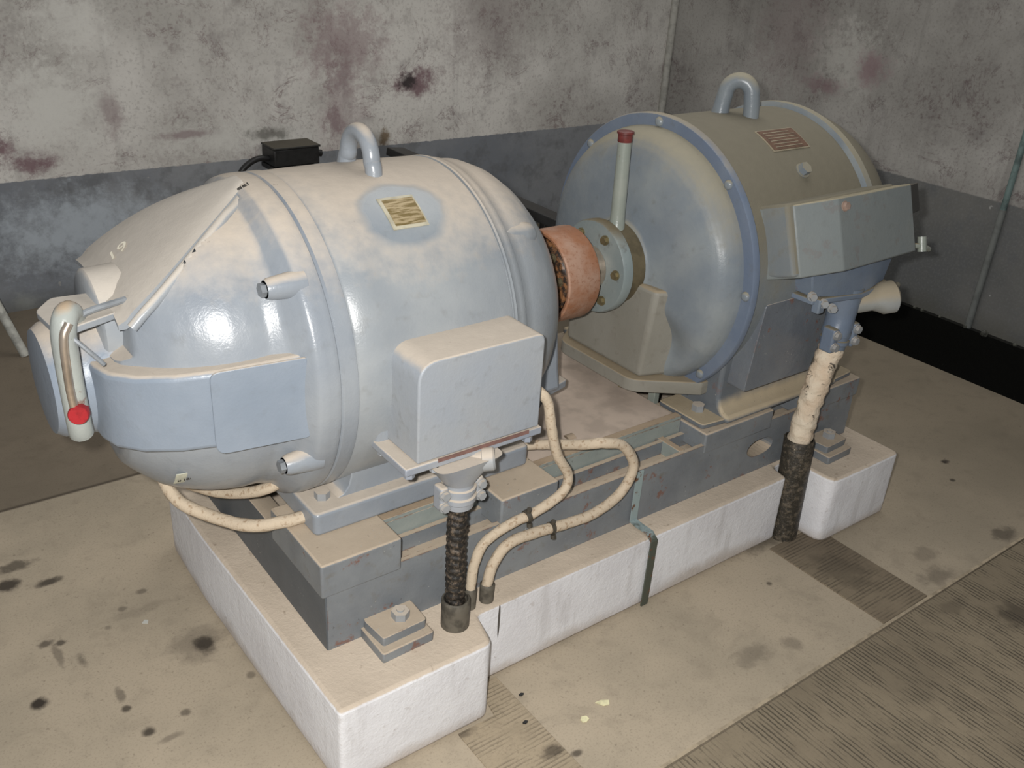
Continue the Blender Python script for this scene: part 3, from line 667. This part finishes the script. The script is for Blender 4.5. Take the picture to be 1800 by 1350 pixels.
# black braided supply cable and its sleeve
def braid(amp, pitch):
    def g(s, a, r): return r * (1 + amp * math.sin(2 * math.pi * s / pitch + a * 1.0) + .06 * noise.noise(Vector((s * 60, math.cos(a) * 2, math.sin(a) * 2))))
    return g
bm = B(); tube(bm, [(.915, 1.305, .572), (.914, 1.304, .50), (.911, 1.300, .42), (.909, 1.295, .33), (.909, 1.292, .222)], .0205, 22, 30, rf=braid(.075, .016))
finish('supply_cable', bm, 'braid', label='black tarred braided cable hanging from the left terminal box into a pipe sleeve', cat='cable')
def sleeve(x, y, z0, z1, r, th, mat, label, rf=None, name='pipe_sleeve', tilt=(0, 0), group=None):
    bm = B(); n = 32; L = []
    for (h, q) in ((z0, r), (z0 + (z1 - z0) * .35, r), (z0 + (z1 - z0) * .7, r), (z1 - .003, r), (z1, r - .002), (z1, r - th), (z1 - .05 if z1 - z0 > .06 else z0 + .004, r - th)):
        ring = []; u = (h - z0) / (z1 - z0)
        for i in range(n):
            a = 2 * math.pi * i / n; qq = q * (1 + (.05 * noise.noise(Vector((h * 30, math.cos(a) * 2, math.sin(a) * 2))) if rf else 0))
            ring.append(bm.verts.new((x + tilt[0] * u + qq * math.cos(a), y + tilt[1] * u + qq * math.sin(a), h)))
        L.append(ring)
    rings(bm, L); return finish(name, bm, mat, label=label, cat='pipe sleeve', group=group)
sleeve(.909, 1.290, .206, .286, .031, .0045, 'sleeve', 'wide grey brown pipe sleeve on the plinth corner around the black braided cable')
sleeve(1.012, 1.318, .205, .262, .0165, .002, 'sleeve', 'small pipe sleeve at the plinth edge around the lower dusty hose')
sleeve(.967, 1.318, .205, .268, .0135, .002, 'sleeve', 'narrow pipe sleeve close to the wide one, around the upper dusty hose')

# dusty hoses
def hose(pts, r, label, rf=.10, k=8):
    bm = B(); tube(bm, pts, r, 14, k, rf=lump(rf, 70)); return finish('dusty_conduit', bm, 'hose', label=label, cat='hose')
hA = hose([(1.13, 1.44, .69), (1.135, 1.40, .70), (1.135, 1.34, .70), (1.150, 1.325, .675), (1.160, 1.32, .62), (1.185, 1.32, .54), (1.222, 1.318, .475), (1.205, 1.315, .435), (1.135, 1.32, .405), (1.075, 1.325, .395), (1.01, 1.33, .368), (.982, 1.328, .325), (.968, 1.319, .275), (.967, 1.318, .25)], .0115, 'inner dusty conduit, dropping from behind the left terminal box to a narrow sleeve')
hB = hose([(1.15, 1.56, .45), (1.22, 1.52, .45), (1.28, 1.45, .470), (1.315, 1.37, .50), (1.345, 1.34, .51), (1.400, 1.33, .49), (1.438, 1.325, .425), (1.405, 1.325, .36), (1.32, 1.32, .335), (1.24, 1.322, .335), (1.15, 1.322, .345), (1.07, 1.322, .345), (1.030, 1.322, .308), (1.012, 1.318, .262), (1.012, 1.318, .24)], .0125, 'dusty conduit making a wide open loop in front of the frame, the outer of two')
for h, (p, t_) in ((hA, ((1.115, 1.321, .402), (1, 0, .2))), (hB, ((1.19, 1.322, .341), (1, 0, -.1)))):
    bm = B(); p = Vector(p); cyl(bm, p - Vector(t_).normalized() * .005, p + Vector(t_).normalized() * .005, .0145, 16); cyl(bm, p + Vector((0, -.004, .014)), p + Vector((0, -.006, .022)), .006, 10); cyl(bm, p + Vector((0, -.008, -.014)), p + Vector((0, -.01, -.024)), .006, 10)
    finish('hose_clip', bm, flat('dark_clip', (.07, .06, .045), .6), h)
hose([(.455, 1.74, .53), (.456, 1.71, .50), (.470, 1.675, .466), (.515, 1.63, .440), (.57, 1.555, .440), (.625, 1.52, .449), (.69, 1.51, .450)], .0135, 'dusty conduit in front, curving from under the left bell to the left foot')
hose([(.47, 1.80, .50), (.495, 1.80, .455), (.53, 1.74, .445), (.575, 1.66, .458), (.625, 1.585, .495), (.68, 1.56, .54), (.73, 1.60, .56)], .0125, 'dusty conduit behind, curving close under the left bell toward its lower bolt boss')

# ------------------------------------------------------------------ coupling
cp = thing('shaft_coupling', 'rusty orange brown cylindrical coupling drum between the two machines', 'coupling', (1.455, YC, ZC - .118))
bm = B(); lathex(bm, [(1.450, .05), (1.450, .102), (1.430, .105), (1.424, .110), (1.423, .116), (1.426, .1195), (1.520, .1195), (1.524, .117), (1.525, .05)], 72); finish('coupling_drum', bm, 'rust', cp, ang=40)
bm = B(); lathex(bm, [(1.425, .055), (1.425, .095), (1.430, .101), (1.449, .101), (1.4495, .05)], 48, lambda q: q + (q - Vector((q.x, YC, ZC))) * .06 * noise.noise(q * 60)); cf = finish('coupling_face', bm, 'grease', cp)
for a in range(0, 360, 45):
    bm = B(); hexbolt(bm, pol(1.425, a + 10, .080), (-1, 0, 0), .009, .010, True); finish('coupling_bolt', bm, 'hub', cf)
bm = B(); cyl(bm, (1.367, YC, ZC), (1.596, YC, ZC), .058, 40); finish('shaft', bm, 'shaft', cp)

# ------------------------------------------------------------------ right machine
RM = thing('electric_motor', 'large dull blue electric machine at right with riveted ring and tall oil pipe', 'motor', (2.05, YC, .405))
bm = B(); lathex(bm, [(1.812, .2), (1.812, .362), (1.9, .3625), (2.0, .363), (2.15, .363), (2.28, .362), (2.28, .2)], 128); finish('stator_body', bm, 'paint_rbody', RM, ang=50)
bm = B(); lathex(bm, [(1.812, .30), (1.812, .374), (1.808, .378), (1.792, .378), (1.788, .375), (1.788, .34), (1.80, .30)], 128); rg = finish('bolted_ring', bm, 'paint_ring', RM, ang=40)
for i in range(8):
    bm = B(); a = 1 + 45 * i; turned(bm, pol(1.789, a, .3585), (-1, 0, 0), [(0, .0125), (.003, .0125), (.007, .010), (.009, .005)], 18); finish('rivet_bolt', bm, 'paint_right', rg)
dome = [(1.80, .347), (1.788, .346), (1.775, .3435), (1.76, .338), (1.745, .329), (1.733, .317), (1.724, .301), (1.717, .280), (1.710, .25), (1.704, .21), (1.699, .17), (1.694, .135), (1.690, .118), (1.684, .110), (1.684, .05)]
def groove(q):
    # fluting under the hub: two shallow hollows either side of the pedestal
    d = q - Vector((q.x, YC, ZC)); r = math.hypot(d.y, d.z); a = math.degrees(math.atan2(d.z, -d.y))
    for ac in (-46, -134):
        dd = abs((a - ac + 180) % 360 - 180)
        if dd < 26 and .13 < r < .335: q.x += .034 * (math.cos(dd / 26 * math.pi / 2) ** 2) * math.sin((r - .13) / .205 * math.pi)
    return q
bm = B(); lathex(bm, fine(dome, 3), 144, groove); finish('end_dome', bm, 'paint_right', RM, ang=50)
bm = B(); lathex(bm, [(1.70, .112), (1.66, .110), (1.632, .106), (1.625, .06)], 56); finish('bearing_housing', bm, 'hub', RM)
bm = B(); lathex(bm, [(1.634, .05), (1.634, .118), (1.630, .123), (1.606, .124), (1.600, .120), (1.597, .06)], 64); fl = finish('bearing_flange', bm, 'flange', RM)
for i in range(6):
    bm = B(); hexbolt(bm, pol(1.597, 4 + 60 * i, .093), (-1, 0, 0), .0105, .009, True); finish('flange_bolt', bm, 'brass_bolt', fl)
# pedestal under the hub
def ruled(bm, a, b):
    A = [bm.verts.new(p) for p in a]; Bv = [bm.verts.new(p) for p in b]; n = len(A)
    bm.faces.new(A[::-1]); bm.faces.new(Bv)
    for i in range(n): bm.faces.new((A[i], A[(i + 1) % n], Bv[(i + 1) % n], Bv[i]))
bm = B()
front = [(1.668, YC - .150, .50), (1.668, YC + .150, .50), (1.672, YC + .168, .752), (1.672, YC - .168, .752)]
back = [(1.79, YC - .19, .50), (1.79, YC + .19, .50), (1.75, YC + .215, .752), (1.75, YC - .215, .752)]
ruled(bm, front, back); finish('bearing_pedestal', bm, 'paint_ped', RM, bevel=.012, seg=4)
fl_pts = roundpoly([(1.642, YC - .148), (1.642, YC + .148), (1.80, YC + .262), (1.83, YC + .262), (1.83, YC - .262), (1.80, YC - .262)], [.03, .03, 0, 0, 0, 0], 6)
bm = B(); prism(bm, fl_pts, 'z', .463, .500); finish('pedestal_flange', bm, 'paint_ped', RM, bevel=.003)
fl2 = [(1.66, YC - .13), (1.66, YC + .13), (1.80, YC + .235), (1.80, YC - .235)]
bm = B(); prism(bm, roundpoly(fl2, [.03, .03, 0, 0], 6), 'z', .454, .463); finish('flange_shim', bm, 'hub', RM)
bm = B(); cyl(bm, (1.662, 1.62, .468), (1.662, 1.62, .452), .007, 10); finish('drain_plug', bm, 'brass_bolt', RM)
bm = B(); box(bm, 1.755, 1.775, 1.575, 1.60, .372, .464); finish('stay', bm, 'greenpipe', RM, bevel=.002)
# oil filler pipe
bm = B(); turned(bm, (1.655, YC - .018, .872), (.006, .03, 1), [(0, .026), (.01, .0205), (.05, .0188), (.225, .0172), (.23, .0172)], 28); op = finish('oil_filler_pipe', bm, 'greenpipe', RM)
bm = B(); turned(bm, (1.6565, YC - .011, 1.098), (.006, .03, 1), [(0, .0165), (.003, .0185), (.020, .0185), (.022, .0215), (.027, .0215), (.029, .018), (.029, .005)], 28); finish('cap', bm, 'maroon', op)
# rear ring and rear bell
bm = B(); lathex(bm, [(2.28, .3), (2.28, .3635), (2.284, .376), (2.306, .377), (2.312, .372), (2.312, .3)], 96); finish('rear_ring', bm, 'paint_right', RM, ang=40)
bm = B(); lathex(bm, [(2.312, .3), (2.312, .360), (2.35, .357), (2.39, .347), (2.42, .333), (2.45, .310), (2.475, .275), (2.49, .235), (2.50, .15), (2.50, .05)], 96); finish('rear_bell', bm, 'paint_rbody', RM, ang=50)
# stator foot casting
def rfoot(x0, x1, s):
    y = lambda v: YC - s * v
    P = [(y(.348), .405), (y(.348), .425), (y(.325), .432), (y(.312), .445), (y(.305), .47), (y(.305), .52), (y(.302), .75), (y(.1), .75), (y(.1), .405)]
    bm = B(); prism(bm, P, 'x', x0, x1); return finish('foot', bm, 'rtoe', RM, bevel=.010, seg=3)
for s in (1, -1):
    f = rfoot(1.822, 2.30, s)
bm = B(); prism(bm, roundpoly([(1.745, 1.385), (1.86, 1.375), (1.86, 1.55), (1.745, 1.55)], .012, 3), 'z', .405, .420); f1 = finish('foot_toe', bm, 'rtoe', RM, bevel=.005)
bm = B(); hexbolt(bm, (1.797, 1.452, .420), (0, 0, 1), .018, .018, False); finish('foot_bolt', bm, 'bolt_dusty', f1)
bm = B(); prism(bm, roundpoly([(2.28, 1.375), (2.40, 1.385), (2.40, 1.55), (2.28, 1.55)], .012, 3), 'z', .405, .420); finish('foot_toe', bm, 'rtoe', RM, bevel=.005)
# peeling side panel
bm = B(); P = roundpoly([(1.846, .505), (2.17, .505), (2.21, .745), (1.874, .745)], .008, 3); prism(bm, P, 'y', 1.352, 1.42); finish('side_panel', bm, 'peel', RM, bevel=.003)
bm = B(); P = [(1.88, .745), (2.25, .745), (2.22, .84), (1.93, .83)]; prism(bm, P, 'y', 1.37, 1.44); finish('side_panel_neck', bm, 'paint_right', RM, bevel=.008)
# terminal box set radially, 20 degrees up
PH = R(20)
def rb(x, rho, tt): return Vector((x, YC - rho * math.cos(PH) + tt * math.sin(PH), ZC + rho * math.sin(PH) + tt * math.cos(PH)))
def rbox(name, plan, t0, t1, mat, parent, bevel=.003):
    bm = B(); A = [bm.verts.new(rb(x, r, t0)) for x, r in plan]; D = [bm.verts.new(rb(x, r, t1)) for x, r in plan]; n = len(plan)
    bm.faces.new(A[::-1]); bm.faces.new(D)
    for i in range(n): bm.faces.new((A[i], A[(i + 1) % n], D[(i + 1) % n], D[i]))
    return finish(name, bm, mat, parent, bevel=bevel, seg=3)
tb2 = rbox('terminal_box', [(1.872, .440), (1.968, .497), (2.300, .482), (2.300, .33), (1.853, .33)], -.088, .088, 'paint_rbox', RM, .004)
rbox('terminal_box_rim', [(1.858, .432), (1.878, .440), (2.29, .440), (2.29, .335), (1.858, .335)], -.084, .094, 'paint_rbody', RM, .008)
bm = B(); hexbolt(bm, rb(1.99, .497, .066), (0, -math.cos(PH), math.sin(PH)), .010, .010, True); finish('cover_bolt', bm, flat('pinkish_bolt', (.35, .25, .2), .7), tb2)
rbox('box_end_dark_plate', [(2.302, .478), (2.40, .44), (2.37, .35), (2.302, .33)], .01, .084, 'black_lid', tb2, .002)  # dark tapered plate at the right end of the box
bm = B(); tube(bm, [rb(2.32, .42, -.07), rb(2.38, .45, -.085), rb(2.43, .44, -.10)], .007, 10, 4); cyl(bm, rb(2.38, .45, -.10), rb(2.385, .45, -.06), .012, 12); finish('drain_cock', bm, 'greenpipe', tb2)
# sealing box below it
bm = B(); P = [(1.95, 1.30), (2.135, 1.262), (2.30, 1.285), (2.32, 1.36), (1.95, 1.37)]
A = [bm.verts.new((x, y, .87)) for x, y in P]; D = [bm.verts.new((x + (2.13 - x) * .18, y, .765 - (.0 if i != 1 else .012))) for i, (x, y) in enumerate(P)]
bm.faces.new(A); bm.faces.new(D[::-1])
for i in range(5): bm.faces.new((A[i], D[i], D[(i + 1) % 5], A[(i + 1) % 5]))
sb = finish('sealing_box', bm, 'gland_right', RM, bevel=.004)
bm = B(); P = [(1.975, 1.292), (2.135, 1.256), (2.29, 1.28), (2.31, 1.36), (1.97, 1.37)]; prism(bm, P, 'z', .748, .762); finish('sealing_flange', bm, 'gland_right', sb, bevel=.003)
bm = B(); tube(bm, [(2.135, 1.31, .765), (2.135, 1.305, .72), (2.13, 1.30, .67), (2.12, 1.298, .635)], .040, 28, 6, rf=lambda s, a, r: r * (1.25 - min(s, .08) * 3.6)); el = finish('cable_gland', bm, 'gland_right', sb, ang=60)
bm = B(); turned(bm, (2.14, 1.30, .715), (1, -.55, .22), [(0, .028), (.07, .028), (.085, .034), (.10, .043), (.130, .044), (.136, .037), (.136, .01)], 28); finish('filler_plug', bm, painted('dusty_plug', col=(.25, .26, .24), dust=(.33, .28, .2), lo=-.2, hi=.6, rough=.6), el)
bm = B(); tube(bm, [(2.26, 1.25, .742), (2.32, 1.27, .75)], .008, 8, 3); finish('plug_pin', bm, 'paint_rbody', el)
d = Vector((-.10, 0, -1)).normalized()
bm = B(); turned(bm, (2.128, 1.298, .665), d, [(0, .034), (.018, .034), (.020, .038), (.028, .038), (.030, .034), (.040, .034), (.042, .039), (.052, .039), (.056, .034), (.075, .033)], 32); finish('clamp_ring', bm, 'gland_right', el)
for sx, zz in ((-1, 0), (1, 0)):
    bm = B(); cx = 2.122 + sx * .045; box(bm, cx - .012, cx + .012, 1.265, 1.305, .600, .668); e = finish('clamp_ear', bm, 'gland_right', el, bevel=.006, seg=3)
    for hz in (.618, .652):
        bm = B(); hexbolt(bm, (cx, 1.265, hz), (0, -1, 0), .0105, .010, True); finish('clamp_bolt', bm, 'bolt_dusty', e)
bm = B(); box(bm, 1.985, 2.01, 1.275, 1.30, .725, .765); e = finish('clamp_ear', bm, 'gland_right', sb, bevel=.005, seg=3)
for q in ((1.998, 1.275, .755), (2.03, 1.268, .738), (1.965, 1.29, .775)):
    bm = B(); hexbolt(bm, q, (-.4, -1, 0), .010, .012, True); finish('sealing_bolt', bm, 'bolt_dusty', sb)
# nameplate, body bolt, lifting eye
bm = B(); curved_patch(bm, 2.008, 2.155, 57.2, 70, .3632, .002); np2 = finish('nameplate', bm, 'plate_line', RM)
bm = B(); curved_patch(bm, 2.012, 2.151, 57.8, 69.4, .3652, .0012); npf = finish('plate_face', bm, 'plate_red', np2)
bm = B()
for i in range(6): curved_patch(bm, 2.025, 2.14 - random.random() * .02, 59 + i * 1.7, 59.35 + i * 1.7, .3665, .0006, 2)
finish('plate_print', bm, 'plate_line', npf)
bm = B(); hexbolt(bm, pol(2.07, 46.6, .362), rad(46.6), .017, .018, True); finish('body_bolt', bm, 'paint_right', RM)
eye(2.065, YC - .005, 1.138, -32, .035, .0215, .052, 'paint_right', RM)

# right hand cable: plaster wrapped, dropping into a tarry sleeve
def wrapf(s, a, r): return r * (1 + .035 * math.sin(2 * math.pi * s / .037 + a) + .15 * noise.noise(Vector((s * 28, math.cos(a) * 1.4, math.sin(a) * 1.4))) + .07 * noise.noise(Vector((s * 90, math.cos(a) * 3, math.sin(a) * 3))))
bm = B(); tube(bm, [(2.116, 1.298, .60), (2.105, 1.300, .54), (2.092, 1.303, .46), (2.084, 1.305, .39), (2.078, 1.305, .315)], .033, 26, 24, rf=wrapf)
finish('wrapped_cable', bm, 'wrap', label='cream wrapped cable with torn patches hanging from the right terminal box', cat='cable')
sleeve(2.078, 1.292, 0, .322, .0425, .005, 'sleeve_tar', 'tall tarry dark pipe sleeve standing on the floor in the plinth notch', True, tilt=(0, .013))
# thin stay wire behind the wrapped cable
bm = B(); tube(bm, [(2.165, 1.30, .63), (2.168, 1.31, .59), (2.14, 1.33, .55), (2.12, 1.34, .51)], .004, 8, 5); cyl(bm, (2.125, 1.325, .60), (2.112, 1.33, .53), .013, 12)
finish('earth_wire', bm, 'sleeve', label='thin dark earth wire curling behind the cream wrapped cable', cat='wire')

# ------------------------------------------------------------------ things behind
jb = thing('junction_box', 'black junction box fixed to the back wall, seen above the left motor', 'junction box', (1.79, 3.98, .50))
bm = B(); box(bm, 1.678, 1.895, 3.905, 4.04, .515, .592); jbb = finish('box_body', bm, 'black', jb, bevel=.006, seg=3)
bm = B(); box(bm, 1.675, 1.90, 3.90, 4.04, .592, .602); finish('box_lid', bm, 'black_lid', jb, bevel=.003)
bm = B(); box(bm, 1.672, 1.87, 3.90, 4.04, .495, .515); finish('box_rim', bm, 'black', jb, bevel=.003)
bm = B(); cyl(bm, (1.895, 3.95, .555), (1.925, 3.95, .55), .016, 12); finish('cable_entry', bm, 'black', jb)
bm = B(); tube(bm, [(1.68, 3.97, .545), (1.62, 3.97, .545), (1.56, 3.97, .51), (1.535, 3.97, .46), (1.525, 3.975, .38), (1.50, 3.98, .33), (1.50, 4.01, .25), (1.50, 4.02, .05)], .013, 12, 8)
finish('wall_cable', bm, 'black', label='black cable curving left and down from the black junction box on the wall', cat='cable')
bm = B(); box(bm, 1.475, 1.505, 3.995, 4.04, .285, .31); finish('cable_clip', bm, 'black', bevel=.003, label='small black clip holding the wall cable below the junction box', cat='clip')
# white pole
bm = B(); a, b_ = Vector((.514, 3.588, .0)), Vector((.40, 3.70, .42)); tube(bm, [a, a.lerp(b_, .5), b_, b_ + (b_ - a) * .9], .0165, 12, 3)
wp = finish('white_pole', bm, 'white_pole', label='thin chipped white metal pole leaning at the far left edge', cat='pole')
# black rail behind
rl = thing('steel_rail_stand', 'black steel rail on legs standing behind, between the two machines', 'stand', (2.2, 2.8, 0))
bm = B(); prism(bm, [(2.15, .565), (2.235, .55), (2.24, .592), (2.155, .600)], 'y', 2.52, 3.75); finish('rail', bm, 'black', rl, bevel=.003)
for y in (2.62, 3.6):
    bm = B(); box(bm, 2.18, 2.21, y, y + .03, 0, .56); finish('leg', bm, 'black', rl, bevel=.002)
bm = B(); tube(bm, [(2.20, 2.635, .16), (2.20, 3.1, .17), (2.20, 3.6, .16)], .01, 8, 4); finish('tie_bar', bm, 'black', rl)
# oil stub pipe lying in the frame opening
bm = B(); turned(bm, (1.35, 1.535, .395), (1, -.05, .05), [(0, .012), (.05, .0125), (.052, .018), (.075, .018), (.078, .014), (.078, .003)], 18); finish('pipe_plug', bm, painted('oily_plug', col=(.12, .09, .06), light=(.18, .14, .1), dust=(.36, .28, .2), lo=.3, hi=.8), label='short oily pipe plug lying on the frame beside the dusty hoses', cat='plug')
# wall conduit at right
bm = B(); tube(bm, [(4.188, 1.90, z) for z in (-.25, 0, .3, .55)], .016, 10, 3); wc = finish('wall_conduit', bm, flat('conduit_grey', (.19, .2, .19), .7, 0, .3, 15), label='vertical conduit on the right wall, grey below and bluish green above', cat='conduit')
bm = B(); tube(bm, [(4.188, 1.90, z) for z in (.55, .9, 1.4, 2.6)], .014, 10, 3); finish('upper_conduit', bm, flat('conduit_green', (.17, .24, .23), .6, 0, .5, 20), wc)
# flakes
for (x, y, s, lab) in ((1.185, 1.084, 1.0, 'triangular pale yellow flake on the smooth floor, right hand of two'), (1.118, 1.072, .85, 'rounded pale yellow flake on the smooth floor, left hand of two')):
    bm = B(); q = [(-.014, .012), (.002, .010), (.018, .000), (.010, -.010), (-.004, -.006)] if s == 1 else [(-.010, .004), (0, .011), (.012, .006), (.012, -.006), (.0, -.010), (-.010, -.006)]
    prism(bm, [(x + a_ * s, y + b2_ * s) for a_, b2_ in q], 'z', .0005, .0025); finish('paint_flake', bm, 'yellow', label=lab, cat='flake')
for (x, y, s, lab) in ((.42, 1.90, .008, 'tiny white chip on the smooth floor left of the plinth'),):
    bm = B(); prism(bm, [(x - s, y), (x, y + s), (x + s, y + s * .3), (x + s * .4, y - s)], 'z', .0005, .003); finish('white_chip', bm, 'white_pole', label=lab, cat='chip')
for (x, y, lab) in ((1.042, 1.205, 'dark crumb on the channel cover near the plinth corner'), (1.0, 1.135, 'dark crumb in the middle of the light ribbed channel cover')):
    bm = B(); bmesh.ops.create_icosphere(bm, subdivisions=1, radius=.006, matrix=Matrix.Translation((x, y, .006)) @ Matrix.Diagonal((1.3, .8, .5, 1))); finish('dirt_crumb', bm, 'black', label=lab, cat='crumb')

# ------------------------------------------------------------------ camera, light, world
yaw, pitch, roll, F = .9007, .4680, .0667, 1649.9
cy, sy, cpp, sp = math.cos(yaw), math.sin(yaw), math.cos(pitch), math.sin(pitch)
f = Vector((cy * cpp, sy * cpp, -sp)); r = Vector((sy, -cy, 0)); u = r.cross(f)
c_, s_ = math.cos(roll), math.sin(roll); r2 = r * c_ + u * s_; u2 = -r * s_ + u * c_
cam = bpy.data.cameras.new('camera'); co = bpy.data.objects.new('camera', cam); C.objects.link(co)
cam.sensor_width = 36; cam.lens = F / 1800 * 36; cam.clip_start = .02
co.matrix_world = Matrix(((r2.x, u2.x, -f.x, 0), (r2.y, u2.y, -f.y, 0), (r2.z, u2.z, -f.z, 1.6), (0, 0, 0, 1)))
bpy.context.scene.camera = co
# camera flash up and left of the lens
fl_ = bpy.data.lights.new('flash', 'POINT'); fl_.energy = 165; fl_.shadow_soft_size = .018; fl_.color = (1, .985, .96)
fo = bpy.data.objects.new('flash', fl_); C.objects.link(fo); fo.location = Vector((0, 0, 1.6)) + u2 * .035 - r2 * .055 - f * .0
# weak overhead fill light, added to lift the walls; no actual lamp there
ar = bpy.data.lights.new('wall_fill_light', 'AREA'); ar.energy = 24; ar.size = 2.0; ar.color = (1, .97, .92)
ao = bpy.data.objects.new('wall_fill_light', ar); C.objects.link(ao); ao.location = (2.4, 2.4, 2.9)
w = bpy.data.worlds.new('world'); bpy.context.scene.world = w; w.use_nodes = True
w.node_tree.nodes['Background'].inputs[0].default_value = (.9, .94, 1, 1); w.node_tree.nodes['Background'].inputs[1].default_value = .15
sc = bpy.context.scene; sc.view_settings.view_transform = 'Standard'; sc.view_settings.look = 'None'; sc.view_settings.exposure = .08
